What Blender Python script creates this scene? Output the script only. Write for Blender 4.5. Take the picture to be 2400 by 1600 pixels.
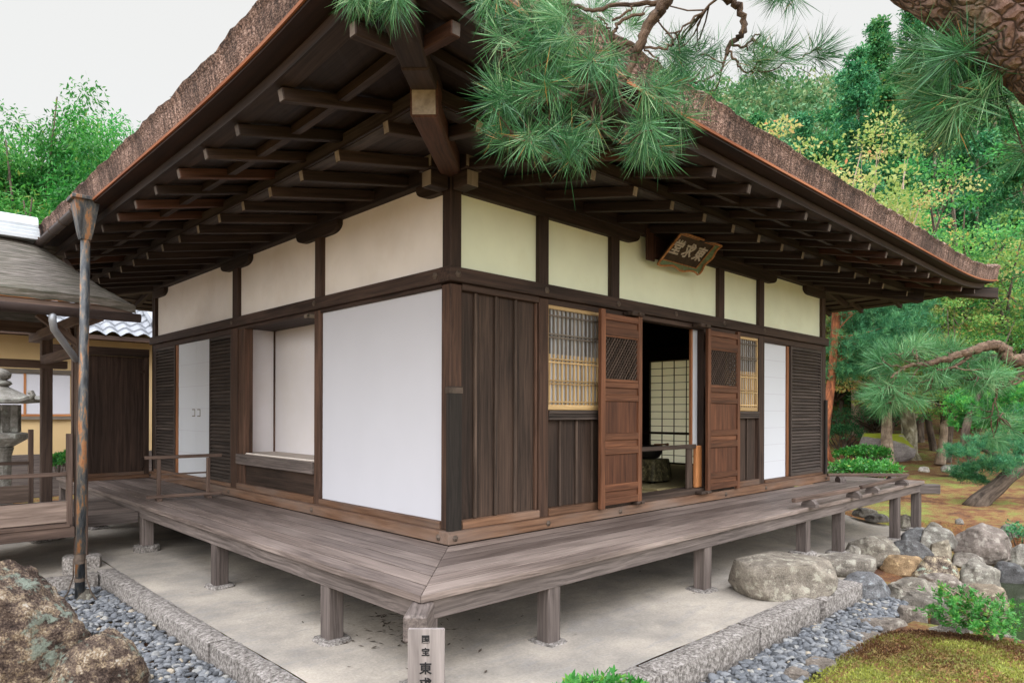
import bpy, math, random
import numpy as np
from mathutils import Vector, Matrix

# ---------------------------------------------------------------- camera, sky, sun, exposure
SC = bpy.context.scene
for o in list(bpy.data.objects):
    bpy.data.objects.remove(o)
COL = SC.collection
CAM = np.array([-3.179, -3.938, 0.974]); YAW = 0.7693; ROLL = 0.0032; FPX = 1600.0; PY = 964.7
FW = np.array([math.sin(YAW), math.cos(YAW), 0.0]); RT = np.array([math.cos(YAW), -math.sin(YAW), 0.0])
cam = bpy.data.cameras.new('camera'); cam_o = bpy.data.objects.new('camera', cam); COL.objects.link(cam_o)
cam.sensor_width = 36.0; cam.lens = FPX / 2400 * 36; cam.shift_y = (PY - 800) / 2400
cam.clip_start = 0.05; cam.clip_end = 2000
cam_o.matrix_world = Matrix.Translation(Vector(CAM)) @ Matrix.Rotation(-YAW, 4, 'Z') @ Matrix.Rotation(math.pi / 2, 4, 'X') @ Matrix.Rotation(ROLL, 4, 'Z')
SC.camera = cam_o
SC.view_settings.view_transform = 'Standard'; SC.view_settings.look = 'None'
SC.view_settings.exposure = 0.0; SC.view_settings.gamma = 1.0; SC.view_settings.use_curve_mapping = False

SUN_EL = math.radians(40); SUN_AZ = math.radians(229)      # azimuth of the sun as seen from the house, from +X turning to +Y
world = bpy.data.worlds.new('World'); SC.world = world; world.use_nodes = True
nt = world.node_tree; nt.nodes.clear()
def nnode(nt, typ, **kw):
    n = nt.nodes.new(typ)
    for k, v in kw.items():
        setattr(n, k, v)
    return n
out = nnode(nt, 'ShaderNodeOutputWorld'); bg = nnode(nt, 'ShaderNodeBackground'); add = nnode(nt, 'ShaderNodeAddShader')
sky = nnode(nt, 'ShaderNodeTexSky', sky_type='NISHITA', sun_disc=False)
sky.sun_elevation = SUN_EL; sky.sun_rotation = math.pi / 2 - SUN_AZ
bgs = nnode(nt, 'ShaderNodeBackground'); bgs.inputs['Strength'].default_value = 0.02
nt.links.new(sky.outputs[0], bgs.inputs['Color'])
# closed cloud cover: whitish, brighter towards the zenith and round the veiled sun, as an overcast sky is
tc = nnode(nt, 'ShaderNodeTexCoord'); sep = nnode(nt, 'ShaderNodeSeparateXYZ'); ramp = nnode(nt, 'ShaderNodeValToRGB')
nt.links.new(tc.outputs['Generated'], sep.inputs[0]); nt.links.new(sep.outputs['Z'], ramp.inputs['Fac'])
cr = ramp.color_ramp
cr.elements[0].position = 0.0; cr.elements[0].color = (0.84, 0.83, 0.795, 1)
cr.elements[1].position = 1.0; cr.elements[1].color = (1.8, 1.83, 1.9, 1)
for p_, c_ in ((0.5, (0.845, 0.835, 0.80)), (0.68, (1.2, 1.2, 1.23)), (0.85, (1.6, 1.62, 1.68))):
    e = cr.elements.new(p_); e.color = (*c_, 1)
bg.inputs['Strength'].default_value = 1.0
dot = nnode(nt, 'ShaderNodeVectorMath', operation='DOT_PRODUCT'); nt.links.new(tc.outputs['Generated'], dot.inputs[0])
dot.inputs[1].default_value = (math.cos(math.radians(33)) * math.cos(SUN_AZ), math.cos(math.radians(33)) * math.sin(SUN_AZ), math.sin(math.radians(33)))
glow = nnode(nt, 'ShaderNodeMapRange', interpolation_type='SMOOTHSTEP'); nt.links.new(dot.outputs['Value'], glow.inputs[0])
glow.inputs[1].default_value = -0.35; glow.inputs[2].default_value = 1.0; glow.inputs[3].default_value = 1.0; glow.inputs[4].default_value = 3.75
mul = nnode(nt, 'ShaderNodeVectorMath', operation='SCALE'); nt.links.new(ramp.outputs['Color'], mul.inputs[0]); nt.links.new(glow.outputs[0], mul.inputs['Scale'])
nt.links.new(mul.outputs[0], bg.inputs['Color'])
nt.links.new(bg.outputs[0], add.inputs[0]); nt.links.new(bgs.outputs[0], add.inputs[1]); nt.links.new(add.outputs[0], out.inputs['Surface'])
sun = bpy.data.lights.new('sun', 'SUN'); sun.energy = 0.6; sun.angle = math.radians(40); sun.color = (1.0, 0.985, 0.97)
sun_o = bpy.data.objects.new('sun', sun); COL.objects.link(sun_o)
sd = Vector((math.cos(SUN_EL) * math.cos(SUN_AZ), math.cos(SUN_EL) * math.sin(SUN_AZ), math.sin(SUN_EL)))
sun_o.rotation_euler = (-sd).to_track_quat('-Z', 'Y').to_euler()
try:
    SC.cycles.max_bounces = 8; SC.cycles.diffuse_bounces = 4; SC.cycles.transparent_max_bounces = 8
except Exception:
    pass

# ---------------------------------------------------------------- measuring helpers (photo pixels, 2400 wide)
def ray(u, v):
    a, b = u - 1200.0, v - PY
    a, b = a * math.cos(ROLL) + b * math.sin(ROLL), -a * math.sin(ROLL) + b * math.cos(ROLL)
    return RT * (a / FPX) + FW + np.array([0, 0, -b / FPX])
def at(u, v, depth):
    return CAM + ray(u, v) * depth
def on(u, v, ax, val):
    d = ray(u, v); return CAM + d * ((val - CAM[ax]) / d[ax])
def fl(d, u):                       # a ground position at forward distance d under image column u
    p = CAM + FW * d + RT * ((u - 1200.0) / FPX * d); return p[0], p[1]
R_ = random.Random(7); NR = np.random.default_rng(11)

# ---------------------------------------------------------------- mesh helpers
class MB:
    def __init__(self):
        self.v = []; self.f = []; self.g = []; self.m = []; self.p = []
    def raw(self, verts, faces, gc=None, mi=0):
        b = len(self.v); self.v += [tuple(map(float, p)) for p in verts]; self.p += [R_.random()] * len(verts)
        self.g += [tuple(map(float, p)) for p in (gc if gc is not None else verts)]
        self.f += [tuple(i + b for i in f) for f in faces]; self.m += ([mi] * len(faces) if isinstance(mi, int) else mi)
    def cbox(self, c, size, rot=None, ch=0.004, mi=0, end_mi=None, gax=None):
        """chamfered box; grain runs along the longest edge"""
        s = np.array(size, float) / 2; ch = min(ch, s.min() * 0.4)
        lo = int(np.argmax(s)) if gax is None else gax
        V = []; idx = {}
        for sx in (-1, 1):
            for sy in (-1, 1):
                for sz in (-1, 1):
                    for a in range(3):
                        p = np.array([sx, sy, sz], float) * (s - ch); p[a] = (sx, sy, sz)[a] * s[a]
                        idx[(sx, sy, sz, a)] = len(V); V.append(p)
        F = []; M = []
        for a in range(3):
            b, c2 = [k for k in range(3) if k != a]
            for sg in (-1, 1):
                q = []
                for (sb, sc) in ((-1, -1), (1, -1), (1, 1), (-1, 1)):
                    k = [0, 0, 0]; k[a] = sg; k[b] = sb; k[c2] = sc; q.append(idx[(*k, a)])
                F.append(q); M.append(end_mi if (end_mi is not None and a == lo) else mi)
        for k in range(3):
            a, b = [j for j in range(3) if j != k]
            for sa in (-1, 1):
                for sb in (-1, 1):
                    t0 = [0, 0, 0]; t0[a] = sa; t0[b] = sb; t1 = list(t0); t0[k] = -1; t1[k] = 1
                    F.append([idx[(*t0, a)], idx[(*t1, a)], idx[(*t1, b)], idx[(*t0, b)]]); M.append(mi)
        for sx in (-1, 1):
            for sy in (-1, 1):
                for sz in (-1, 1):
                    F.append([idx[(sx, sy, sz, a)] for a in range(3)]); M.append(mi)
        V = np.array(V); FF = []
        for f in F:
            p = V[f]; n = np.cross(p[1] - p[0], p[2] - p[0])
            FF.append(f if n @ p.mean(0) > 0 else f[::-1])
        order = [lo] + [k for k in range(3) if k != lo]
        off = np.array([R_.uniform(0, 40), R_.uniform(0, 40), R_.uniform(0, 40)])
        gc = V[:, order] + off
        W = V @ np.array(rot).T if rot is not None else V
        self.raw(W + np.array(c, float), FF, gc, M)
    def bx(self, x0, x1, y0, y1, z0, z1, **k):
        self.cbox(((x0 + x1) / 2, (y0 + y1) / 2, (z0 + z1) / 2), (abs(x1 - x0), abs(y1 - y0), abs(z1 - z0)), **k)
    def beam(self, p0, p1, w, h, up=(0, 0, 1), **k):
        p0 = np.array(p0, float); p1 = np.array(p1, float); d = p1 - p0; L = np.linalg.norm(d); x = d / L
        y = np.cross(np.array(up, float), x); y /= np.linalg.norm(y); z = np.cross(x, y)
        self.cbox((p0 + p1) / 2, (L, w, h), rot=np.stack([x, y, z], 1), gax=0, **k)
    def prism(self, poly, z0, z1, M=None, mi=0, gdir=None):
        """2-d outline (counter-clockwise) pushed from z0 to z1, then moved by the 4x4 matrix M"""
        n = len(poly); V = [(p[0], p[1], z0) for p in poly] + [(p[0], p[1], z1) for p in poly]
        F = [tuple(range(n))[::-1], tuple(range(n, 2 * n))] + [(i, (i + 1) % n, n + (i + 1) % n, n + i) for i in range(n)]
        P = np.array(V, float); off = NR.uniform(0, 40, 3)
        g = P if gdir is None else P[:, list(gdir)]
        if M is not None:
            M = np.array(M); P = P @ M[:3, :3].T + M[:3, 3]
        self.raw(P, F, g + off, mi)
    def tube(self, pts, rad, seg=8, mi=0, caps=True, bump=0.0):
        pts = np.array(pts, float); n = len(pts); rad = np.array(rad if hasattr(rad, '__len__') else [rad] * n, float)
        V = []; G = []; prev = None; L = 0
        for i in range(n):
            d = pts[min(i + 1, n - 1)] - pts[max(i - 1, 0)]; d = d / (np.linalg.norm(d) + 1e-9)
            if prev is None:
                a = np.array([0, 0, 1.0]) if abs(d[2]) < 0.9 else np.array([1.0, 0, 0])
                x = np.cross(a, d)
            else:
                x = prev - d * (prev @ d)
            x /= np.linalg.norm(x) + 1e-9; prev = x; y = np.cross(d, x)
            if i: L += np.linalg.norm(pts[i] - pts[i - 1])
            for k in range(seg):
                t = 2 * math.pi * k / seg; r = rad[i] * (1 + (NR.uniform(-bump, bump) if bump else 0))
                V.append(pts[i] + (x * math.cos(t) + y * math.sin(t)) * r); G.append((L, math.cos(t) * rad[i], math.sin(t) * rad[i]))
        F = []
        for i in range(n - 1):
            for k in range(seg):
                a = i * seg + k; b = i * seg + (k + 1) % seg
                F.append((a, b, b + seg, a + seg))
        if caps:
            F.append(tuple(range(seg))[::-1]); F.append(tuple(range((n - 1) * seg, n * seg)))
        self.raw(V, F, np.array(G) + NR.uniform(0, 30, 3), mi)
    def lathe(self, prof, c, seg=24, mi=0, sides=None):
        V = []; F = []; n = len(prof); seg = sides or seg
        for r, z in prof:
            for k in range(seg):
                t = 2 * math.pi * (k + 0.5) / seg; V.append((c[0] + r * math.cos(t), c[1] + r * math.sin(t), c[2] + z))
        for i in range(n - 1):
            for k in range(seg):
                a = i * seg + k; b = i * seg + (k + 1) % seg; F.append((a, b, b + seg, a + seg))
        F.append(tuple(range(seg))[::-1]); F.append(tuple(range((n - 1) * seg, n * seg)))
        self.raw(V, F, None, mi)

def origin_of(o):
    p = np.zeros(3)
    while o is not None:
        p += np.array(o.location); o = o.parent
    return p
def link(name, me, parent=None, loc=(0, 0, 0)):
    o = bpy.data.objects.new(name, me); COL.objects.link(o)
    if parent is not None: o.parent = parent
    o.location = loc; return o
def obj(name, mb, mats, parent=None, loc=None, smooth=False, label=None):
    """link mb as ONE mesh object, its origin at its parent's origin (or at loc)"""
    me = bpy.data.meshes.new(name)
    org = origin_of(parent) if parent is not None else np.array(loc if loc is not None else (0, 0, 0), float)
    me.from_pydata([tuple(np.array(p) - org) for p in mb.v], [], mb.f); me.update()
    a = me.attributes.new('gc', 'FLOAT_VECTOR', 'POINT'); a.data.foreach_set('vector', np.array(mb.g, np.float32).ravel())
    a = me.attributes.new('piece', 'FLOAT', 'POINT'); a.data.foreach_set('value', np.array(mb.p, np.float32))
    mats = mats if isinstance(mats, (list, tuple)) else [mats]
    for m in mats: me.materials.append(m)
    if len(mats) > 1: me.polygons.foreach_set('material_index', mb.m)
    if smooth: me.polygons.foreach_set('use_smooth', [True] * len(me.polygons))
    o = link(name, me, parent, (0, 0, 0) if parent is not None else tuple(org))
    if label: o['label'] = label
    return o
def np_mesh(name, V, F, mats, tint=None, mi=None, smooth=False):
    """fast mesh from arrays: V (n,3), F (m,k)"""
    me = bpy.data.meshes.new(name); V = np.asarray(V, np.float32); F = np.asarray(F, np.int32); k = F.shape[1]
    me.vertices.add(len(V)); me.vertices.foreach_set('co', V.ravel())
    me.loops.add(F.size); me.loops.foreach_set('vertex_index', F.ravel())
    me.polygons.add(len(F)); me.polygons.foreach_set('loop_start', np.arange(0, F.size, k, dtype=np.int32))
    me.polygons.foreach_set('loop_total', np.full(len(F), k, np.int32))
    for m in (mats if isinstance(mats, (list, tuple)) else [mats]): me.materials.append(m)
    if mi is not None: me.polygons.foreach_set('material_index', np.asarray(mi, np.int32))
    if tint is not None:
        a = me.attributes.new('tint', 'FLOAT', 'FACE'); a.data.foreach_set('value', np.asarray(tint, np.float32))
    if smooth: me.polygons.foreach_set('use_smooth', np.ones(len(F), bool))
    me.update(calc_edges=True); return me
def thing(name, label, cat, loc=(0, 0, 0), group=None):
    o = bpy.data.objects.new(name, None); COL.objects.link(o); o.location = tuple(map(float, loc)); o.empty_display_size = 0.2
    return tag(o, label, cat, group)
def tag(o, label, cat, group=None):
    o['label'] = label; o['category'] = cat
    if group: o['group'] = group
    return o
def kind(o, k, label=None):
    o['kind'] = k
    if label: o['label'] = label
    return o

# ---------------------------------------------------------------- materials
def new_mat(name):
    m = bpy.data.materials.new(name); m.use_nodes = True; nt = m.node_tree; nt.nodes.clear()
    o = nnode(nt, 'ShaderNodeOutputMaterial'); b = nnode(nt, 'ShaderNodeBsdfPrincipled'); nt.links.new(b.outputs[0], o.inputs[0])
    return m, nt, b, o
def L(nt, a, b): nt.links.new(a, b)
def noise(nt, vec, scale, detail=4, rough=0.55, dist=0.0):
    n = nnode(nt, 'ShaderNodeTexNoise'); n.inputs['Scale'].default_value = scale; n.inputs['Detail'].default_value = detail
    n.inputs['Roughness'].default_value = rough; n.inputs['Distortion'].default_value = dist
    if vec is not None: L(nt, vec, n.inputs['Vector'])
    return n.outputs['Fac']
def ramp_(nt, fac, stops):
    r = nnode(nt, 'ShaderNodeValToRGB'); L(nt, fac, r.inputs['Fac']); e = r.color_ramp.elements
    e[0].position, e[0].color = stops[0][0], (*stops[0][1], 1); e[1].position, e[1].color = stops[-1][0], (*stops[-1][1], 1)
    for p, c in stops[1:-1]:
        x = e.new(p); x.color = (*c, 1)
    return r.outputs['Color']
def mixc(nt, a, b, fac, mode='MIX'):
    n = nnode(nt, 'ShaderNodeMix', data_type='RGBA', blend_type=mode)
    for s, v in ((n.inputs[0], fac), (n.inputs[6], a), (n.inputs[7], b)):
        if isinstance(v, (int, float)): s.default_value = v
        elif isinstance(v, tuple): s.default_value = (*v, 1)
        else: L(nt, v, s)
    return n.outputs[2]
def math_(nt, op, a, b=None):
    n = nnode(nt, 'ShaderNodeMath', operation=op)
    for s, v in zip(n.inputs, (a, b)):
        if v is None: continue
        if isinstance(v, (int, float)): s.default_value = v
        else: L(nt, v, s)
    return n.outputs[0]
def mapping(nt, vec, scale, loc=None):
    n = nnode(nt, 'ShaderNodeMapping'); L(nt, vec, n.inputs['Vector']); n.inputs['Scale'].default_value = scale
    if loc is not None: L(nt, loc, n.inputs['Location'])
    return n.outputs[0]
def bump(nt, b, h, strength=0.3, dist=0.01):
    n = nnode(nt, 'ShaderNodeBump'); n.inputs['Strength'].default_value = strength; n.inputs['Distance'].default_value = dist
    L(nt, h, n.inputs['Height']); L(nt, n.outputs[0], b.inputs['Normal'])
def objco(nt): return nnode(nt, 'ShaderNodeTexCoord').outputs['Object']

def wood(name, dark, light, fine=1.0, rough=0.7, bs=0.35, blotch=None, bl=0.5):
    m, nt, b, o = new_mat(name)
    at_ = nnode(nt, 'ShaderNodeAttribute', attribute_name='gc').outputs['Vector']
    rnd = nnode(nt, 'ShaderNodeObjectInfo').outputs['Random']
    off = nnode(nt, 'ShaderNodeVectorMath', operation='ADD'); sc = nnode(nt, 'ShaderNodeMath', operation='MULTIPLY')
    L(nt, rnd, sc.inputs[0]); sc.inputs[1].default_value = 37.0
    L(nt, at_, off.inputs[0]); L(nt, sc.outputs[0], off.inputs[1]); v = off.outputs[0]
    warp = noise(nt, mapping(nt, v, (0.9, 5, 5)), 1.0, 2)
    wv = nnode(nt, 'ShaderNodeVectorMath', operation='MULTIPLY_ADD')
    cw = nnode(nt, 'ShaderNodeCombineXYZ'); L(nt, warp, cw.inputs[1]); L(nt, warp, cw.inputs[2])
    L(nt, cw.outputs[0], wv.inputs[0]); wv.inputs[1].default_value = (0, 0.09, 0.09); L(nt, v, wv.inputs[2])
    g1 = noise(nt, mapping(nt, wv.outputs[0], (1.3, 34 * fine, 34 * fine)), 1.0, 5, 0.6)
    g2 = noise(nt, mapping(nt, wv.outputs[0], (3.0, 120 * fine, 120 * fine)), 1.0, 3, 0.6)
    g = math_(nt, 'ADD', math_(nt, 'MULTIPLY', g1, 0.72), math_(nt, 'MULTIPLY', g2, 0.28))
    c = ramp_(nt, g, [(0.35, dark), (0.64, light)])
    big = noise(nt, mapping(nt, v, (0.8, 3, 3)), 1.0, 3)
    if blotch is not None:
        f = nnode(nt, 'ShaderNodeMapRange'); L(nt, big, f.inputs[0]); f.inputs[1].default_value = 0.45; f.inputs[2].default_value = 0.7; f.inputs[4].default_value = bl
        c = mixc(nt, c, blotch, f.outputs[0])
    c = mixc(nt, c, ramp_(nt, big, [(0.3, (0.72, 0.72, 0.72)), (0.7, (1.2, 1.2, 1.2))]), 1.0, 'MULTIPLY')
    pc = nnode(nt, 'ShaderNodeAttribute', attribute_name='piece').outputs['Fac']
    c = mixc(nt, c, ramp_(nt, pc, [(0.0, (0.74, 0.72, 0.71)), (0.5, (1.0, 1.0, 1.0)), (1.0, (1.25, 1.24, 1.22))]), 1.0, 'MULTIPLY')
    L(nt, c, b.inputs['Base Color']); b.inputs['Roughness'].default_value = rough; b.inputs['Specular IOR Level'].default_value = 0.3
    bump(nt, b, g, bs, 0.004); return m
M = {}
M['post'] = wood('post_wood', (0.020, 0.0115, 0.0085), (0.075, 0.045, 0.034), 1.0)
M['post_low'] = wood('jamb_wood', (0.034, 0.018, 0.0125), (0.125, 0.068, 0.046), 1.0)
M['sill'] = wood('sill_wood', (0.085, 0.042, 0.024), (0.25, 0.135, 0.08), 1.0, blotch=(0.16, 0.13, 0.115), bl=0.8)
M['board'] = wood('wall_board', (0.014, 0.0090, 0.0068), (0.066, 0.042, 0.032), 1.6, blotch=(0.065, 0.040, 0.029), bl=0.5)
M['board_bleached'] = wood('bleached_board', (0.07, 0.052, 0.042), (0.21, 0.155, 0.122), 0.8)
M['batten'] = wood('batten_wood', (0.032, 0.021, 0.016), (0.105, 0.072, 0.056), 1.0)
M['deck'] = wood('deck_board', (0.056, 0.041, 0.036), (0.245, 0.195, 0.177), 2.2, 0.55, 0.7, blotch=(0.29, 0.245, 0.225), bl=0.3)
M['deck_edge'] = wood('deck_frame', (0.050, 0.040, 0.037), (0.175, 0.145, 0.136), 1.7, 0.65, 0.5)
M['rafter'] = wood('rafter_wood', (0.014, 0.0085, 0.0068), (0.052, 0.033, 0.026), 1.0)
M['rafter_end'] = wood('grey_rafter_end', (0.07, 0.055, 0.048), (0.17, 0.14, 0.125), 0.4)
M['rafter_red'] = wood('reddish_rafter', (0.032, 0.014, 0.009), (0.10, 0.045, 0.028), 1.0)
M['ends'] = wood('end_grain', (0.20, 0.165, 0.13), (0.44, 0.38, 0.31), 0.3, blotch=(0.10, 0.075, 0.06), bl=0.7)
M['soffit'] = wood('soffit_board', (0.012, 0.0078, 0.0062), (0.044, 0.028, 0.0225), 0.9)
M['kioi'] = wood('rough_beam', (0.020, 0.0145, 0.012), (0.085, 0.064, 0.053), 0.8, bs=0.8)
M['door'] = wood('door_wood', (0.058, 0.021, 0.0105), (0.185, 0.077, 0.039), 1.0, 0.6)
M['door_panel'] = wood('door_panel_wood', (0.050, 0.017, 0.0088), (0.165, 0.064, 0.032), 0.8, 0.6, blotch=(0.035, 0.015, 0.009), bl=0.7)
M['orange'] = wood('fresh_wood', (0.32, 0.12, 0.045), (0.60, 0.27, 0.11), 1.0, 0.55)
M['redstile'] = wood('red_stile', (0.16, 0.06, 0.025), (0.33, 0.14, 0.06), 1.0, 0.55)
M['lattice'] = wood('pale_lattice', (0.36, 0.23, 0.10), (0.58, 0.41, 0.21), 1.0, 0.6)
M['lattice_dk'] = wood('weathered_lattice', (0.09, 0.075, 0.062), (0.22, 0.185, 0.15), 1.0, 0.7)
M['louver'] = wood('louver_wood', (0.028, 0.021, 0.018), (0.10, 0.077, 0.067), 1.0)
M['eaveboard'] = wood('eave_edge_wood', (0.20, 0.060, 0.022), (0.38, 0.125, 0.044), 0.5, 0.6, blotch=(0.24, 0.13, 0.085), bl=0.7)
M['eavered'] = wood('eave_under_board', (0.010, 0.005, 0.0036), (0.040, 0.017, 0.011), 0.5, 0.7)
M['sign'] = wood('grey_sign_board', (0.19, 0.168, 0.165), (0.36, 0.325, 0.32), 0.8, 0.7)
M['corr'] = wood('corridor_wood', (0.05, 0.032, 0.026), (0.155, 0.105, 0.085), 0.8)
M['corr_pale'] = wood('corridor_board', (0.12, 0.085, 0.070), (0.31, 0.235, 0.20), 0.7)
M['darkguard'] = wood('guard_board', (0.009, 0.007, 0.006), (0.034, 0.027, 0.023), 1.0, 0.7)

def flat(name, col, rough=0.8, var=0.12, scale=3.0, bs=0.1, stain=None, metal=0.0, sbig=1.2, sf=0.5):
    m, nt, b, o = new_mat(name); v = objco(nt); n1 = noise(nt, v, scale, 5); n2 = noise(nt, v, scale * 14, 4)
    lo = tuple(c * (1 - var) for c in col); hi = tuple(min(1, c * (1 + var)) for c in col)
    c = ramp_(nt, n1, [(0.3, lo), (0.7, hi)])
    if stain is not None:
        f = nnode(nt, 'ShaderNodeMapRange'); L(nt, noise(nt, v, sbig, 6, 0.65), f.inputs[0]); f.inputs[1].default_value = 0.5; f.inputs[2].default_value = 0.68; f.inputs[4].default_value = sf
        c = mixc(nt, c, stain, f.outputs[0])
    L(nt, c, b.inputs['Base Color']); b.inputs['Roughness'].default_value = rough; b.inputs['Metallic'].default_value = metal
    b.inputs['Specular IOR Level'].default_value = 0.3
    bump(nt, b, n2, bs, 0.004); return m
M['plaster_w'] = flat('grey_beige_plaster', (0.90, 0.84, 0.80), 0.9, 0.05, 2.0, 0.15, stain=(0.78, 0.70, 0.63), sbig=1.6, sf=0.45)
M['plaster_bounce_tint'] = flat('green_bounce_plaster', (0.85, 0.90, 0.69), 0.9, 0.05, 2.0, 0.15, stain=(0.78, 0.78, 0.55), sbig=1.6, sf=0.45)  # green light reflected from the garden is put into this plaster's colour
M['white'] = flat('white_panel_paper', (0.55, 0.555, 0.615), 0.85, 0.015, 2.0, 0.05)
M['plaster_in'] = flat('alcove_plaster', (0.80, 0.77, 0.80), 0.9, 0.03, 2.0, 0.1, stain=(0.72, 0.67, 0.63), sf=0.3)
def paper(name, col, trans=0.5):
    m, nt, b, o = new_mat(name); b.inputs['Base Color'].default_value = (*col, 1); b.inputs['Roughness'].default_value = 0.9
    t = nnode(nt, 'ShaderNodeBsdfTranslucent'); t.inputs['Color'].default_value = (*col, 1)
    mx = nnode(nt, 'ShaderNodeMixShader'); mx.inputs[0].default_value = trans
    L(nt, b.outputs[0], mx.inputs[1]); L(nt, t.outputs[0], mx.inputs[2]); L(nt, mx.outputs[0], o.inputs[0]); return m
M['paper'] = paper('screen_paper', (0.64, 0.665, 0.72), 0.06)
M['paper_thin'] = paper('thin_screen_paper', (0.93, 0.92, 0.82), 0.85)
M['ledge'] = flat('beige_ledge_plaster', (0.50, 0.43, 0.38), 0.9, 0.1, 3)
M['black'] = flat('black_lacquer', (0.012, 0.011, 0.010), 0.4, 0.1)
M['ink'] = flat('black_ink', (0.012, 0.012, 0.014), 0.7, 0.1)
M['iron'] = flat('aged_iron', (0.10, 0.075, 0.06), 0.6, 0.4, 20, 0.4, metal=0.3)
M['brocade'] = flat('brocade_cloth', (0.075, 0.065, 0.034), 0.6, 0.5, 26, 0.2, stain=(0.30, 0.26, 0.13), sbig=24, sf=0.9)
M['tatami'] = flat('straw_mat', (0.36, 0.30, 0.16), 0.85, 0.1, 3)
M['zinc'] = flat('grey_zinc', (0.34, 0.36, 0.40), 0.45, 0.15, 4, 0.1, metal=0.4)
M['guttermetal'] = flat('brown_gutter_metal', (0.075, 0.055, 0.05), 0.45, 0.25, 6, 0.1, metal=0.3)
M['whitemetal'] = flat('white_ridge_metal', (0.46, 0.49, 0.53), 0.4, 0.1, 3, 0.1, stain=(0.26, 0.31, 0.33), sf=0.7)
M['green'] = flat('green_frame_paint', (0.16, 0.24, 0.13), 0.7, 0.3, 30, 0.3, stain=(0.20, 0.13, 0.05), sbig=18, sf=0.8)
M['goldedge'] = flat('worn_gilt_edge', (0.45, 0.20, 0.07), 0.5, 0.4, 30, 0.3, stain=(0.14, 0.07, 0.03), sbig=25, sf=0.7)
M['plaquewood'] = flat('plaque_board', (0.055, 0.036, 0.022), 0.7, 0.4, 15, 0.3)
M['plaquetext'] = flat('white_relief_letters', (0.55, 0.50, 0.44), 0.8, 0.15, 30, 0.2)
M['ochre'] = flat('ochre_plaster', (0.56, 0.41, 0.22), 0.9, 0.06, 1.5)
M['tile'] = flat('grey_roof_tile', (0.24, 0.255, 0.285), 0.35, 0.2, 3, 0.1)
def pipe_mat():
    m, nt, b, o = new_mat('rusty_painted_pipe'); v = objco(nt)
    n = noise(nt, mapping(nt, v, (16, 16, 4.0)), 1.0, 7, 0.7); n2 = noise(nt, v, 45, 4)
    c = ramp_(nt, n, [(0.38, (0.012, 0.013, 0.016)), (0.47, (0.045, 0.052, 0.062)), (0.53, (0.11, 0.10, 0.085)), (0.59, (0.33, 0.145, 0.055)), (0.70, (0.20, 0.075, 0.03))])
    c = mixc(nt, c, (0.02, 0.02, 0.02), math_(nt, 'MULTIPLY', n2, 0.35))
    L(nt, c, b.inputs['Base Color']); b.inputs['Roughness'].default_value = 0.5; bump(nt, b, n, 0.3, 0.004); return m
M['pipe'] = pipe_mat()
def bark_thatch():
    m, nt, b, o = new_mat('layered_bark'); v = objco(nt)
    n = noise(nt, mapping(nt, v, (55, 55, 110)), 1.0, 4, 0.7); n2 = noise(nt, mapping(nt, v, (2.6, 2.6, 1.2)), 1.0, 4, 0.6)
    c = ramp_(nt, n, [(0.38, (0.030, 0.016, 0.011)), (0.5, (0.155, 0.098, 0.074)), (0.64, (0.38, 0.29, 0.245))])
    n3 = noise(nt, mapping(nt, v, (34, 34, 2.2)), 1.0, 4, 0.65)
    c = mixc(nt, c, ramp_(nt, n2, [(0.36, (0.36, 0.30, 0.27)), (0.60, (1.2, 1.12, 1.1))]), 1.0, 'MULTIPLY')
    c = mixc(nt, c, ramp_(nt, n3, [(0.38, (0.5, 0.45, 0.43)), (0.62, (1.35, 1.32, 1.32))]), 1.0, 'MULTIPLY')
    L(nt, c, b.inputs['Base Color']); b.inputs['Roughness'].default_value = 0.95; bump(nt, b, n, 0.9, 0.02); return m
M['bark'] = bark_thatch()
M['barktop'] = flat('weathered_bark_roof', (0.13, 0.105, 0.085), 0.95, 0.5, 8, 0.8, stain=(0.15, 0.16, 0.07), sbig=3, sf=0.7)
def shingle():
    m, nt, b, o = new_mat('old_shingles'); v = objco(nt)
    n = noise(nt, mapping(nt, v, (3.5, 30, 30)), 1.0, 5, 0.7); n2 = noise(nt, v, 1.6, 4)
    c = ramp_(nt, n, [(0.36, (0.011, 0.008, 0.0078)), (0.5, (0.060, 0.046, 0.043)), (0.64, (0.165, 0.138, 0.134))])
    c = mixc(nt, c, (0.12, 0.125, 0.06), math_(nt, 'MULTIPLY', n2, 0.35))
    L(nt, c, b.inputs['Base Color']); b.inputs['Roughness'].default_value = 0.85; bump(nt, b, n, 0.8, 0.02); return m
M['shingle'] = shingle()

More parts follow.
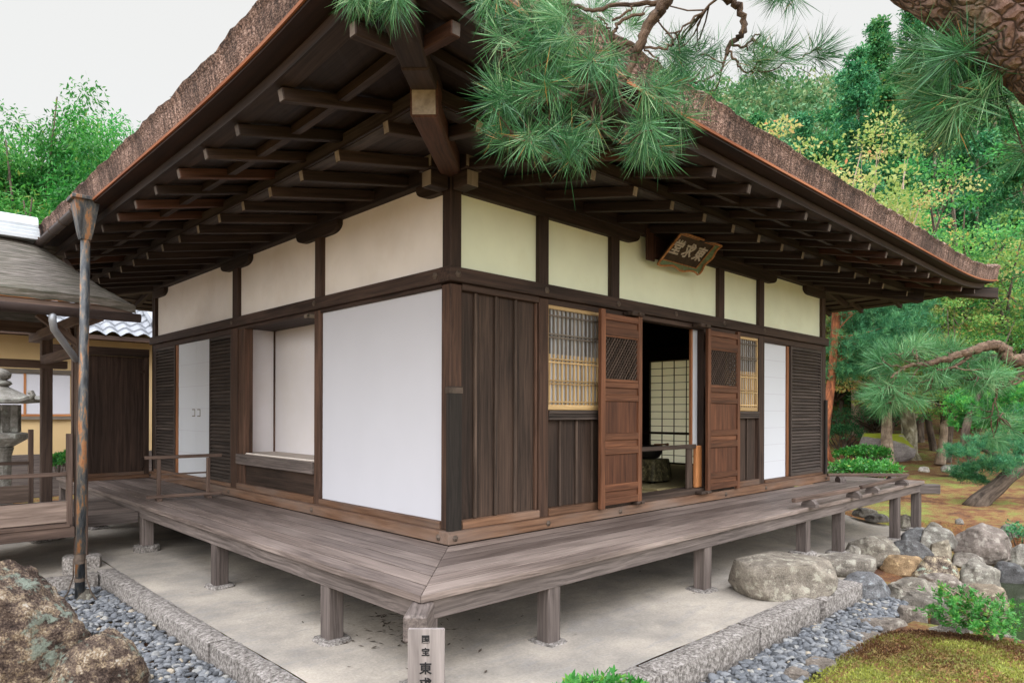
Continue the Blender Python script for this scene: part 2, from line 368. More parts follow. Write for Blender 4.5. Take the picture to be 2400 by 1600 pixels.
def stone(name, stops, scale=6.0, lichen=None, lc=(0.5, 0.52, 0.45), moss=None, bs=0.7, tintmix=True, bdist=0.03):
    m, nt, b, o = new_mat(name); v = objco(nt)
    n = noise(nt, v, scale, 8, 0.65, 0.4); nf = noise(nt, v, scale * 9, 5, 0.7)
    ns = noise(nt, mapping(nt, v, (1.2, 2.0, 16)), 1.0, 5, 0.6, 0.8) if bdist > .02 else n
    c = ramp_(nt, math_(nt, 'ADD', math_(nt, 'ADD', math_(nt, 'MULTIPLY', n, 0.4), math_(nt, 'MULTIPLY', nf, 0.35)), math_(nt, 'MULTIPLY', ns, 0.25)), stops)
    if lichen:
        f = nnode(nt, 'ShaderNodeMapRange'); L(nt, noise(nt, v, lichen, 7, 0.7), f.inputs[0]); f.inputs[1].default_value = 0.54; f.inputs[2].default_value = 0.60; f.inputs[4].default_value = 0.85
        c = mixc(nt, c, lc, f.outputs[0])
    if tintmix:
        c = mixc(nt, c, nnode(nt, 'ShaderNodeObjectInfo').outputs['Color'], 1.0, 'MULTIPLY')
    if moss:
        ge = nnode(nt, 'ShaderNodeNewGeometry'); sp = nnode(nt, 'ShaderNodeSeparateXYZ'); L(nt, ge.outputs['Normal'], sp.inputs[0])
        f = nnode(nt, 'ShaderNodeMapRange'); L(nt, math_(nt, 'ADD', sp.outputs['Z'], math_(nt, 'MULTIPLY', n, 0.8)), f.inputs[0]); f.inputs[1].default_value = 0.75; f.inputs[2].default_value = 0.95
        c = mixc(nt, c, moss, f.outputs[0])
    L(nt, c, b.inputs['Base Color']); b.inputs['Roughness'].default_value = 0.9; b.inputs['Specular IOR Level'].default_value = 0.25
    bump(nt, b, math_(nt, 'ADD', n, math_(nt, 'MULTIPLY', nf, 0.5)), bs, bdist); return m
M['rock'] = stone('garden_rock', [(0.34, (0.06, 0.055, 0.05)), (0.46, (0.24, 0.225, 0.21)), (0.56, (0.40, 0.38, 0.355)), (0.68, (0.62, 0.60, 0.57))], 9.0, 11.0, (0.56, 0.57, 0.53), bs=1.0)
M['rock_lichen'] = stone('lichen_boulder', [(0.40, (0.018, 0.012, 0.010)), (0.46, (0.075, 0.050, 0.041)), (0.505, (0.17, 0.125, 0.10)), (0.545, (0.36, 0.27, 0.175)), (0.60, (0.60, 0.545, 0.49))], 12.0, 10.0, (0.27, 0.32, 0.27), bs=1.0, bdist=.05)
M['rock_moss'] = stone('mossy_boulder', [(0.32, (0.09, 0.08, 0.075)), (0.68, (0.42, 0.39, 0.38))], 3.0, None, moss=(0.27, 0.31, 0.03))
M['lantern'] = stone('lantern_stone', [(0.36, (0.11, 0.103, 0.09)), (0.5, (0.28, 0.265, 0.24)), (0.64, (0.46, 0.44, 0.41))], 14.0, 9.0, (0.46, 0.47, 0.43), tintmix=False)
M['granite'] = stone('rough_granite', [(0.38, (0.055, 0.048, 0.044)), (0.49, (0.22, 0.20, 0.185)), (0.60, (0.46, 0.425, 0.41))], 48.0, None, bs=0.9, tintmix=False, bdist=0.01)
M['pebble'] = None
def pebble():
    m, nt, b, o = new_mat('blue_grey_pebble'); a = nnode(nt, 'ShaderNodeAttribute', attribute_name='tint').outputs['Fac']; v = objco(nt)
    c = ramp_(nt, a, [(0.0, (0.05, 0.054, 0.062)), (0.4, (0.115, 0.124, 0.142)), (0.75, (0.19, 0.197, 0.212)), (0.93, (0.28, 0.275, 0.26)), (1.0, (0.33, 0.285, 0.225))])
    c = mixc(nt, c, ramp_(nt, noise(nt, v, 40, 5, 0.7), [(0.3, (0.7, 0.7, 0.7)), (0.7, (1.25, 1.25, 1.25))]), 1.0, 'MULTIPLY')
    L(nt, c, b.inputs['Base Color']); b.inputs['Roughness'].default_value = 0.75; return m
M['pebble'] = pebble()
def ground_mats():
    m, nt, b, o = new_mat('trodden_sand_plaster'); v = objco(nt)
    n = noise(nt, v, 1.3, 6, 0.6); nf = noise(nt, v, 60, 4, 0.7); nm = noise(nt, mapping(nt, v, (3, 9, 3)), 1.5, 5, 0.65)
    c = ramp_(nt, n, [(0.36, (0.25, 0.228, 0.205)), (0.5, (0.36, 0.322, 0.28)), (0.64, (0.46, 0.41, 0.35))])
    c = mixc(nt, c, (0.25, 0.24, 0.238), ramp_(nt, nm, [(0.52, (0, 0, 0)), (0.70, (0.6, 0.6, 0.6))]))
    c = mixc(nt, c, ramp_(nt, nf, [(0.3, (0.82, 0.82, 0.82)), (0.7, (1.13, 1.13, 1.13))]), 1.0, 'MULTIPLY')
    L(nt, c, b.inputs['Base Color']); b.inputs['Roughness'].default_value = 0.95; bump(nt, b, math_(nt, 'ADD', n, nf), 0.35, 0.01)
    M['tataki'] = m
    m, nt, b, o = new_mat('moss_garden'); v = objco(nt)
    n = noise(nt, v, 1.1, 7, 0.68, 0.3); n2 = noise(nt, v, 5.5, 6, 0.7); nf = noise(nt, v, 70, 4, 0.75)
    c = ramp_(nt, math_(nt, 'ADD', math_(nt, 'MULTIPLY', n, 0.6), math_(nt, 'MULTIPLY', n2, 0.4)), [(0.40, (0.08, 0.030, 0.013)), (0.475, (0.19, 0.080, 0.028)), (0.52, (0.23, 0.145, 0.045)), (0.56, (0.17, 0.18, 0.034)), (0.61, (0.24, 0.275, 0.048)), (0.70, (0.10, 0.16, 0.028))])
    c = mixc(nt, c, ramp_(nt, nf, [(0.32, (0.3, 0.3, 0.3)), (0.68, (1.6, 1.6, 1.6))]), 1.0, 'MULTIPLY')
    L(nt, c, b.inputs['Base Color']); b.inputs['Roughness'].default_value = 1.0; bump(nt, b, math_(nt, 'ADD', n2, math_(nt, 'MULTIPLY', nf, 0.6)), 0.9, 0.03)
    M['moss'] = m
    m, nt, b, o = new_mat('pond_water'); b.inputs['Base Color'].default_value = (0.028, 0.036, 0.018, 1); b.inputs['Roughness'].default_value = 0.06; b.inputs['IOR'].default_value = 1.33
    v = objco(nt); bump(nt, b, noise(nt, mapping(nt, v, (4, 9, 4)), 1.0, 3), 0.12, 0.02); M['water'] = m
ground_mats()

def leaf(name, stops, trans=0.35, rough=0.6, hue=0.0):
    m, nt, b, o = new_mat(name); a = nnode(nt, 'ShaderNodeAttribute', attribute_name='tint').outputs['Fac']
    c = ramp_(nt, a, stops)
    if hue:
        hs = nnode(nt, 'ShaderNodeHueSaturation'); r = nnode(nt, 'ShaderNodeObjectInfo').outputs['Random']
        L(nt, math_(nt, 'ADD', math_(nt, 'MULTIPLY', r, hue * 2), 0.5 - hue), hs.inputs['Hue'])
        L(nt, math_(nt, 'ADD', math_(nt, 'MULTIPLY', r, 0.4), 0.8), hs.inputs['Value']); L(nt, c, hs.inputs['Color']); c = hs.outputs[0]
    L(nt, c, b.inputs['Base Color']); b.inputs['Roughness'].default_value = rough; b.inputs['Specular IOR Level'].default_value = 0.35
    t = nnode(nt, 'ShaderNodeBsdfTranslucent'); L(nt, c, t.inputs['Color'])
    mx = nnode(nt, 'ShaderNodeMixShader'); mx.inputs[0].default_value = trans
    L(nt, b.outputs[0], mx.inputs[1]); L(nt, t.outputs[0], mx.inputs[2]); L(nt, mx.outputs[0], o.inputs[0]); return m
M['needle'] = leaf('pine_needles', [(0.0, (0.012, 0.058, 0.022)), (0.4, (0.038, 0.160, 0.052)), (0.75, (0.105, 0.28, 0.105)), (0.93, (0.28, 0.43, 0.22)), (1.0, (0.42, 0.24, 0.07))], 0.25, 0.4)
M['needle_far'] = leaf('garden_pine_foliage', [(0.0, (0.020, 0.11, 0.050)), (0.5, (0.050, 0.22, 0.095)), (1.0, (0.15, 0.36, 0.13))], 0.3, hue=0.015)
M['cypress'] = leaf('cypress_foliage', [(0.0, (0.016, 0.10, 0.042)), (0.5, (0.045, 0.215, 0.082)), (0.9, (0.11, 0.32, 0.10)), (1.0, (0.24, 0.33, 0.07))], 0.3, hue=0.02)
M['maple'] = leaf('maple_foliage', [(0.0, (0.035, 0.16, 0.05)), (0.4, (0.095, 0.30, 0.075)), (0.65, (0.21, 0.40, 0.085)), (0.92, (0.40, 0.45, 0.12)), (1.0, (0.55, 0.33, 0.12))], 0.45, hue=0.01)
M['yellow'] = leaf('yellowing_foliage', [(0.0, (0.17, 0.29, 0.06)), (0.4, (0.34, 0.42, 0.12)), (0.8, (0.50, 0.49, 0.19)), (0.93, (0.60, 0.42, 0.18)), (1.0, (0.62, 0.27, 0.13))], 0.45)
M['bright'] = leaf('bright_green_foliage', [(0.0, (0.025, 0.15, 0.04)), (0.5, (0.075, 0.33, 0.07)), (1.0, (0.25, 0.50, 0.10))], 0.45, hue=0.01)
M['bamboo'] = leaf('bamboo_foliage', [(0.0, (0.010, 0.085, 0.018)), (0.5, (0.038, 0.23, 0.038)), (0.9, (0.11, 0.35, 0.06)), (1.0, (0.30, 0.38, 0.08))], 0.45, hue=0.012)
M['azalea'] = leaf('azalea_leaves', [(0.0, (0.020, 0.12, 0.022)), (0.5, (0.05, 0.25, 0.04)), (0.9, (0.15, 0.42, 0.08)), (1.0, (0.30, 0.42, 0.07))], 0.35, 0.35)
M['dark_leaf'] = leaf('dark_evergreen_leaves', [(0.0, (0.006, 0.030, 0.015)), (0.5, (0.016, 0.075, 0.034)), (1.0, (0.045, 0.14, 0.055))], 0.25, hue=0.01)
M['olive'] = leaf('olive_hill_foliage', [(0.0, (0.045, 0.14, 0.055)), (0.5, (0.085, 0.22, 0.085)), (0.8, (0.18, 0.27, 0.11)), (1.0, (0.27, 0.28, 0.14))], 0.3)
M['mosstuft'] = leaf('moss_tuft', [(0.0, (0.065, 0.026, 0.011)), (0.35, (0.13, 0.068, 0.024)), (0.55, (0.17, 0.175, 0.035)), (1.0, (0.36, 0.39, 0.075))], 0.2)
def barkmat(name, stops, sx=(3, 14, 14)):
    m, nt, b, o = new_mat(name); v = nnode(nt, 'ShaderNodeAttribute', attribute_name='gc').outputs['Vector']
    n = noise(nt, mapping(nt, v, sx), 1.0, 6, 0.7, 0.5); nb = noise(nt, v, 3.5, 5, 0.6)
    c = ramp_(nt, n, stops); c = mixc(nt, c, ramp_(nt, nb, [(0.35, (0.65, 0.62, 0.6)), (0.65, (1.25, 1.25, 1.2))]), 1.0, 'MULTIPLY')
    L(nt, c, b.inputs['Base Color']); b.inputs['Roughness'].default_value = 0.95; bump(nt, b, n, 1.0, 0.02); return m
M['trunk'] = barkmat('brown_bark', [(0.35, (0.03, 0.021, 0.016)), (0.65, (0.17, 0.13, 0.105))])
M['twig'] = barkmat('pine_twig_bark', [(0.35, (0.055, 0.032, 0.022)), (0.65, (0.22, 0.145, 0.10))], (20, 60, 60))
M['redtrunk'] = barkmat('red_pine_bark', [(0.38, (0.10, 0.032, 0.015)), (0.62, (0.36, 0.125, 0.052))])
M['greytrunk'] = barkmat('lichen_grey_bark', [(0.35, (0.10, 0.085, 0.06)), (0.5, (0.23, 0.205, 0.145)), (0.65, (0.46, 0.44, 0.38))], (3, 6, 6))
M['paletrunk'] = barkmat('pale_pinkish_bark', [(0.35, (0.20, 0.145, 0.11)), (0.65, (0.50, 0.40, 0.33))], (3, 6, 6))
def plate_bark():
    m, nt, b, o = new_mat('plated_pine_bark'); v = nnode(nt, 'ShaderNodeAttribute', attribute_name='gc').outputs['Vector']
    vo = nnode(nt, 'ShaderNodeTexVoronoi', feature='DISTANCE_TO_EDGE'); wv = nnode(nt, 'ShaderNodeVectorMath', operation='ADD')
    nz = nnode(nt, 'ShaderNodeTexNoise'); nz.inputs['Scale'].default_value = 14; L(nt, v, nz.inputs['Vector'])
    sc = nnode(nt, 'ShaderNodeVectorMath', operation='SCALE'); L(nt, nz.outputs['Color'], sc.inputs[0]); sc.inputs['Scale'].default_value = 0.11
    L(nt, v, wv.inputs[0]); L(nt, sc.outputs[0], wv.inputs[1])
    L(nt, mapping(nt, wv.outputs[0], (22, 40, 40)), vo.inputs['Vector']); vo.inputs['Scale'].default_value = 1.0
    n = noise(nt, v, 30, 6, 0.7); d = vo.outputs['Distance']
    c = ramp_(nt, n, [(0.3, (0.10, 0.05, 0.037)), (0.5, (0.27, 0.165, 0.135)), (0.7, (0.47, 0.34, 0.29))])
    c = mixc(nt, (0.055, 0.030, 0.022), c, ramp_(nt, d, [(0.0, (0, 0, 0)), (0.10, (1, 1, 1))]))
    c = mixc(nt, c, (0.16, 0.17, 0.09), ramp_(nt, noise(nt, v, 4.5, 5), [(0.55, (0, 0, 0)), (0.7, (0.6, 0.6, 0.6))]))
    L(nt, c, b.inputs['Base Color']); b.inputs['Roughness'].default_value = 0.95
    h = math_(nt, 'ADD', math_(nt, 'MINIMUM', d, 0.3), math_(nt, 'MULTIPLY', n, 0.3)); bump(nt, b, h, 1.0, 0.05); return m
M['platebark'] = plate_bark()
# ================================================================ the hall
W = 6.9; ZG = -0.51
hall = thing('temple_hall', 'old dark timber hall with white plaster panels, bark roof and raised wooden veranda', 'temple hall', (0, 0, ZG))
class Face:
    """members of one wall: a runs along the wall, d goes into the building, z is height"""
    def __init__(s, left): s.left = left
    def box(s, mb, a0, a1, z0, z1, d0, d1, **k):
        if s.left: mb.bx(d0, d1, a0, a1, z0, z1, **k)
        else: mb.bx(a0, a1, d0, d1, z0, z1, **k)
    def beam(s, mb, p0, p1, w, h, **k):
        f = (lambda p: (p[1], p[0], p[2])) if s.left else (lambda p: p)
        up = (1, 0, 0) if s.left else (0, 1, 0)
        mb.beam(f(p0), f(p1), w, h, up=up, **k)
    def mat(s):     # maps (a, z, d) outlines into the wall
        return [[0, 0, 1, 0], [1, 0, 0, 0], [0, 1, 0, 0], [0, 0, 0, 1]] if s.left else [[1, 0, 0, 0], [0, 0, 1, 0], [0, 1, 0, 0], [0, 0, 0, 1]]
FR, FLF = Face(False), Face(True)
def part(name, mat, F, boxes, parent=hall, label=None, **k):
    first = None; joined = k.pop('joined', False); mb = MB()
    for i, b in enumerate(boxes):
        F.box(mb, *b, **k)
        if not joined or i == len(boxes) - 1:
            o = obj(name, mb, M[mat] if isinstance(mat, str) else mat, parent, label=label); first = first or o; mb = MB()
    return first
# --- posts
mb = MB(); mb.bx(0, .113, 0, .113, .09, 1.925, ch=.008); obj('corner_post', mb, M['post_low'], hall)
mb = MB(); mb.bx(0.004, .11, 0.004, .11, 2.05, 2.73, ch=.008); obj('corner_post', mb, M['post'], hall)
for a0, a1 in ((.95, 1.065), (1.925, 2.05), (3.905, 4.03), (4.89, 5.02)):
    part('strut', 'post', FR, [(a0, a1, 2.05, 2.71, 0, .11)])
for a0, a1 in ((1.94, 2.06), (3.875, 4.02)):
    part('strut', 'post', FLF, [(a0, a1, 2.05, 2.71, 0, .11)])
part('post', 'post_low', FR, [(.95, 1.065, .09, 1.93, 0, .11)])
part('post', 'post', FR, [(4.885, 5.03, .09, 1.93, 0, .11)])
part('post', 'post_low', FLF, [(1.955, 2.065, .09, 1.93, 0, .11)])
part('post', 'post_low', FLF, [(3.70, 3.868, .15, 1.93, .012, .11), (3.868, 4.055, .09, 1.93, 0, .11)], joined=True)
for x0, y0 in ((W - .07, 0), (0, W - .07), (W - .07, W - .07)):
    mb = MB(); mb.bx(x0, x0 + .12, y0, y0 + .12, .09, 1.93); mb.bx(x0 + .003, x0 + .117, y0 + .003, y0 + .117, 2.045, 2.73); obj('corner_post', mb, M['post'], hall)
# --- sills, tie beams, heads
def nails(F, parent, spots, d, r=.026):
    for a, z in spots:
        mb = MB(); prof = [(r * .9, 0), (r, .004), (r * .75, .008), (r * .4, .013), (r * .25, .018), (0.002, .02)]
        n = 6; V = []; Fc = []
        for rr, h in prof:
            for k in range(n):
                t = math.pi / 3 * k; p = (a + rr * math.cos(t), z + rr * math.sin(t), d - h)
                V.append((p[2], p[0], p[1]) if F.left else (p[0], p[2], p[1]))
        for i in range(len(prof) - 1):
            for k in range(n): Fc.append((i * n + k, i * n + (k + 1) % n, (i + 1) * n + (k + 1) % n, (i + 1) * n + k))
        mb.raw(V, Fc); obj('nail_cover', mb, M['iron'], parent)
so = .06
s1 = part('base_sill', 'sill', FR, [(-so, W + .06, .002, .092, -so, .06)]); nails(FR, s1, [(a, .047) for a in (.0, 1.0, 1.99, 3.96, 4.95, 6.82)], -so)
mb = MB(); mb.bx(-so, .06, .061, W + .06, .002, .091); s2 = obj('base_sill', mb, M['sill'], hall); nails(FLF, s2, [(a, .047) for a in (.06, 1.99, 3.95, 6.8)], -so)
for x in (W - .02,): mb = MB(); mb.bx(x, x + .12, .061, W + .2, .002, .091); obj('base_sill', mb, M['sill'], hall)
n1 = part('tie_beam', 'post', FR, [(-.037, W + .07, 1.936, 2.044, -.037, .10)]); nails(FR, n1, [(a, 1.99) for a in (.04, 1.0, 1.985, 2.96, 3.96, 4.95)], -.037, .03)
mb = MB(); mb.bx(-.036, .10, .101, W + .07, 1.937, 2.043); n2 = obj('tie_beam', mb, M['post'], hall); nails(FLF, n2, [(a, 1.99) for a in (.14, 2.0, 3.95)], -.036, .03)
part('sill_rail', 'sill', FR, [(.115, .95, .093, .155, -.012, .08), (1.067, 1.72, .093, .155, -.012, .08), (4.22, 4.883, .093, .155, -.012, .08), (5.032, 6.83, .093, .128, -.014, .08)])
part('sill_rail', 'sill', FLF, [(.115, 1.953, .092, .148, -.012, .08), (2.067, 3.866, .092, .155, -.012, .08), (4.057, 6.83, .092, .13, -.012, .08)])
part('threshold', 'batten', FR, [(1.722, 4.218, .093, .15, -.03, .16)])
part('head_rail', 'post', FR, [(.114, .948, 1.885, 1.935, .0, .09), (1.067, 4.883, 1.885, 1.935, .004, .10), (5.032, 6.828, 1.86, 1.935, .004, .09)])
part('head_rail', 'post', FLF, [(.114, 1.953, 1.903, 1.935, .0, .09), (2.067, 3.868, 1.905, 1.935, .004, .09), (4.057, 6.828, 1.872, 1.935, .004, .09)])
# --- plaster above the tie beams
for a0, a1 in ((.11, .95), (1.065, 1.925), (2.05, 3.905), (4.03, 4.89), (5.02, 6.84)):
    part('plaster_panel', 'plaster_bounce_tint', FR, [(a0 - .005, a1 + .005, 2.04, 2.72, .045, .10)], ch=.001)
for a0, a1 in ((.11, 1.94), (2.06, 3.875), (4.02, 6.84)):
    part('plaster_panel', 'plaster_w', FLF, [(a0 - .005, a1 + .005, 2.04, 2.72, .045, .10)], ch=.001)
# --- board panel beside the corner
part('board_panel', 'board', FR, [(.113 + i * .21, .113 + i * .21 + .2099, .155, 1.886, .045, .07) for i in range(4)], joined=True)
for a in (.27, .483, .698): part('batten', 'batten', FR, [(a - .013, a + .013, .157, 1.884, .02, .044)])
part('batten', 'post_low', FR, [(.925, .948, .157, 1.884, .018, .044)])
# --- corner guard boards
mb = MB(); mb.bx(-.022, .095, -.024, -.002, .03, 1.16); mb.bx(-.024, -.002, -.0015, .022, .03, 1.16)
g = obj('corner_guard', mb, M['darkguard'], hall)
mb = MB(); mb.bx(-.025, .098, -.028, -.0245, 1.11, 1.155, ch=.001); mb.bx(-.0285, -.0245, -.028, .024, 1.11, 1.155, ch=.001); obj('metal_strap', mb, M['iron'], g)
mb = MB(); mb.bx(W + .052, W + .075, -.02, .06, .04, 1.16); mb.bx(W - .02, W + .05, -.03, -.004, .04, 1.16); obj('corner_guard', mb, M['darkguard'], hall)
# --- lattice windows
def lattice_window(a0, a1, boards, nb, bottom):
    root = part('lattice_window', 'lattice_dk', FR, [(a0, a1, bottom - .085, bottom - .062, -.012, .06), (a0, a1, bottom - .060, bottom - .034, -.005, .06), (a0, a1, bottom - .032, bottom - .004, -.012, .06)], joined=True)
    root.data.materials[0] = M['louver']
    mb = MB()
    FR.box(mb, a0, a1, bottom, bottom + .046, .015, .05); FR.box(mb, a0, a1, 1.855, 1.888, .015, .05); FR.box(mb, a0, a0 + .018, bottom + .047, 1.854, .015, .05); FR.box(mb, a1 - .018, a1, bottom + .047, 1.854, .015, .05)
    obj('window_frame', mb, M['lattice'], root)
    mb = MB(); mb2 = MB()
    for i in range(nb):
        x = a0 + .018 + (a1 - a0 - .036) * (i + .5) / nb
        FR.box(mb, x - .0085, x + .0085, bottom + .047, 1.47, .027, .041, ch=.001); FR.box(mb2, x - .0085, x + .0085, 1.471, 1.854, .027, .041, ch=.001)
    for zc in (1.062, 1.23, 1.40, 1.428, 1.628, 1.80):
        m_ = mb if zc < 1.47 else mb2
        pr = (-.014, .014) if zc in (1.23, 1.628) else (0,)
        for dz in pr: FR.box(m_, a0 + .018, a1 - .018, zc + dz - .006, zc + dz + .006, .016, .026, ch=.001)
    obj('lattice_bars', mb, M['lattice'], root); obj('lattice_bars', mb2, M['lattice_dk'], root, label='grey weathered upper lattice bars')
    part('paper_backing', 'paper', FR, [(a0, a1, bottom, 1.885, .052, .056)], root, ch=.0005)
    part('board_panel', 'board', FR, [(a0 + (a1 - a0) * i / 3, a0 + (a1 - a0) * (i + 1) / 3 - .0002, .155, bottom - .086, .045, .07) for i in range(3)], joined=True)
    for a in boards: part('batten', 'batten', FR, [(a - .011, a + .011, .157, bottom - .088, .022, .044)])
lattice_window(1.067, 1.80, (1.244, 1.465, 1.683), 13, .991)
lattice_window(4.10, 4.883, (4.42, 4.64), 14, .991)
# --- folded-back panelled doors
RAILS = ((1.812, 1.869), (1.672, 1.750), (1.196, 1.246), (1.074, 1.132), (.716, .781), (.587, .659), (.250, .314), (.128, .192))
PANELS = ((1.750, 1.812, 'door'), (1.132, 1.196, 'door'), (.781, 1.074, 'door_panel'), (.659, .716, 'door'), (.314, .587, 'door_panel'), (.192, .250, 'door'))
def panel_door(a0, a1, horn_left):
    d0, d1 = -.102, -.062
    mb = MB(); hz = (1.905, 1.885) if horn_left else (1.885, 1.905)
    FR.box(mb, a0, a0 + .06, .10, hz[0], d0, d1); FR.box(mb, a1 - .06, a1, .10, hz[1], d0, d1)
    root = obj('door_leaf', mb, M['door'], hall)
    for z0, z1 in RAILS: mb = MB(); FR.box(mb, a0 + .06, a1 - .06, z0, z1, d0 + .002, d1); obj('door_rail', mb, M['door'], root)
    for z0, z1, m_ in PANELS:
        mb2 = MB()
        if m_ == 'door': FR.box(mb2, a0 + .06, a1 - .06, z0, z1, d0 + .018, d1 - .01); obj('door_panel', mb2, M['door'], root)
        else:
            w3 = (a1 - a0 - .12) / 3
            for i in range(3): mb2.cbox((a0 + .06 + w3 * (i + .5), d0 + .023, (z0 + z1) / 2), (w3 - .0006, .010, z1 - z0), gax=2, ch=.001)
            obj('door_panel', mb2, M['door_panel'], root)
    # crossed lattice light
    mb = MB(); x0, x1, z0, z1 = a0 + .06, a1 - .06, 1.246, 1.672
    FR.box(mb, x0, x1, z0, z0 + .03, d0 + .006, d1 - .004); FR.box(mb, x0, x1, z1 - .012, z1, d0 + .006, d1 - .004); FR.box(mb, x0, x0 + .012, z0 + .03, z1 - .012, d0 + .006, d1 - .004); FR.box(mb, x1 - .012, x1, z0 + .03, z1 - .012, d0 + .006, d1 - .004)
    obj('lattice_frame', mb, M['door'], root)
    mb = MB(); X0, X1, Z0, Z1 = x0 + .012, x1 - .012, z0 + .03, z1 - .012; st = .050
    for sg, dd in ((1, d0 + .016), (-1, d0 + .027)):
        k = -40
        while k < 60:
            c = k * st; k += 1; p = []
            # line z = Z0 + c + sg*1.25*(x-X0)
            for x in (X0, X1):
                z = Z0 + c + sg * 1.25 * (x - X0)
                if Z0 <= z <= Z1: p.append((x, z))
            for z in (Z0, Z1):
                x = X0 + (z - Z0 - c) / (sg * 1.25)
                if X0 < x < X1: p.append((x, z))
            if len(p) == 2 and math.dist(p[0], p[1]) > .03:
                mb.beam((p[0][0], dd, p[0][1]), (p[1][0], dd, p[1][1]), .009, .010, up=(0, 1, 0), ch=.001)
    obj('crossed_lattice', mb, M['batten'], root)
    return root
dl = panel_door(1.652, 2.278, True); dr = panel_door(3.50, 4.215, False)
def hinge(parent, a0, a1, z0, z1):
    mb = MB(); FR.box(mb, a0, a1, z0, z1, -.115, -.006, ch=.008); mb.cbox(((a0 + a1) / 2, -.125, (z0 + z1) / 2), (.03, .02, (z1 - z0) * .6)); obj('pivot_block', mb, M['batten'], parent)
hinge(dl, 2.10, 2.30, 1.889, 1.928); hinge(dr, 3.33, 3.53, 1.889, 1.928); hinge(dl, 2.19, 2.31, .096, .126); hinge(dr, 3.35, 3.56, .096, .126)
# --- door opening: jambs, stored screen, low boarding, barrier rail
part('door_jamb', 'post', FR, [(2.30, 2.40, .152, 1.884, .0, .11), (3.575, 3.66, .152, 1.884, 0, .11), (3.661, 4.10, .152, 1.884, .03, .11)])
part('stored_screen', 'redstile', FR, [(3.435, 3.468, .152, 1.884, .07, .10)])
part('stored_screen', 'paper', FR, [(3.470, 3.57, .60, 1.884, .075, .095)])
part('low_board', 'orange', FR, [(3.46, 3.574, .153, .61, .02, .06)])
part('barrier_rail', 'batten', FR, [(2.30, 3.46, .583, .628, .02, .05), (3.30, 3.40, .153, .582, .03, .06)])
# --- white screen and louvered shutter at the far end
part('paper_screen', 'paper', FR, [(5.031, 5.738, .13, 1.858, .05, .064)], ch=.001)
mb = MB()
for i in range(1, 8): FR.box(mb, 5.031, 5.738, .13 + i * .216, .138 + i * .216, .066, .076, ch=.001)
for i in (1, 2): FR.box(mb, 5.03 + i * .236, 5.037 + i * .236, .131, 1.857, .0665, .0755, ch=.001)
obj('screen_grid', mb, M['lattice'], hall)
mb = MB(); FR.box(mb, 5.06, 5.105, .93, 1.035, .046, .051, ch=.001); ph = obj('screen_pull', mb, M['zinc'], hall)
part('screen_seam_or_shadow', 'white', FR, [(5.031, 5.738, .13 + i * .216, .137 + i * .216, .0485, .0498) for i in range(1, 8)], joined=True, ch=.0004)  # darker strips painted as the shadow of the lattice behind the paper
part('screen_stile', 'redstile', FR, [(5.74, 5.80, .13, 1.858, .03, .07)])
def shutter(F, a0, a1, z0, z1, n):
    root = part('louver_shutter', 'louver', F, [(a0, a0 + .035, z0, z1, .01, .05), (a1 - .035, a1, z0, z1, .01, .05), (a0 + .035, a1 - .035, z0, z0 + .04, .012, .05), (a0 + .035, a1 - .035, z1 - .04, z1, .012, .05)], joined=True)
    mb = MB(); F.box(mb, a0 + .03, a1 - .03, z0 + .03, z1 - .03, .043, .048); h = (z1 - z0 - .08) / n
    for i in range(n):
        z = z0 + .04 + h * (i + .5)
        F.beam(mb, (a0 + .035, .028, z), (a1 - .035, .028, z), .034, .011, ch=.0025)
    # tilt: each slat leans out at the bottom
    s = obj('slats', mb, M['louver'], root); return root
def shutter_tilted(F, a0, a1, z0, z1, n):
    root = part('louver_shutter', 'louver', F, [(a0, a0 + .035, z0, z1, .005, .05), (a1 - .035, a1, z0, z1, .005, .05), (a0 + .035, a1 - .035, z0, z0 + .04, .007, .05), (a0 + .035, a1 - .035, z1 - .04, z1, .007, .05)], joined=True)
    mb = MB(); F.box(mb, a0 + .03, a1 - .03, z0 + .03, z1 - .03, .043, .048); h = (z1 - z0 - .08) / n
    for i in range(n):
        z = z0 + .04 + h * (i + .5); a, b = a0 + .035, a1 - .035
        poly = [(z - h * .36, .010), (z - h * .18, .006), (z + h * .42, .032), (z + h * .42, .042), (z + h * .2, .042)]
        V = [(a, d, q) for q, d in poly] + [(b, d, q) for q, d in poly]
        if F.left: V = [(d, x, q) for x, d, q in V]
        k = len(poly); Fc = [(j, (j + 1) % k, k + (j + 1) % k, k + j) for j in range(k)] + [tuple(range(k))[::-1], tuple(range(k, 2 * k))]
        if F.left: Fc = [f[::-1] for f in Fc]
        off = NR.uniform(0, 40, 3); G = np.array(V)[:, [1, 0, 2] if F.left else [0, 1, 2]] + off
        mb.raw(V, Fc, G)
    obj('slats', mb, M['louver'], root); return root
shutter_tilted(FR, 5.81, 6.828, .129, 1.858, 38)
shutter_tilted(FLF, 4.057, 4.745, .131, 1.871, 38); shutter_tilted(FLF, 6.0, 6.828, .131, 1.871, 38)
part('screen_stile', 'redstile', FLF, [(5.91, 5.995, .131, 1.871, .02, .06)])
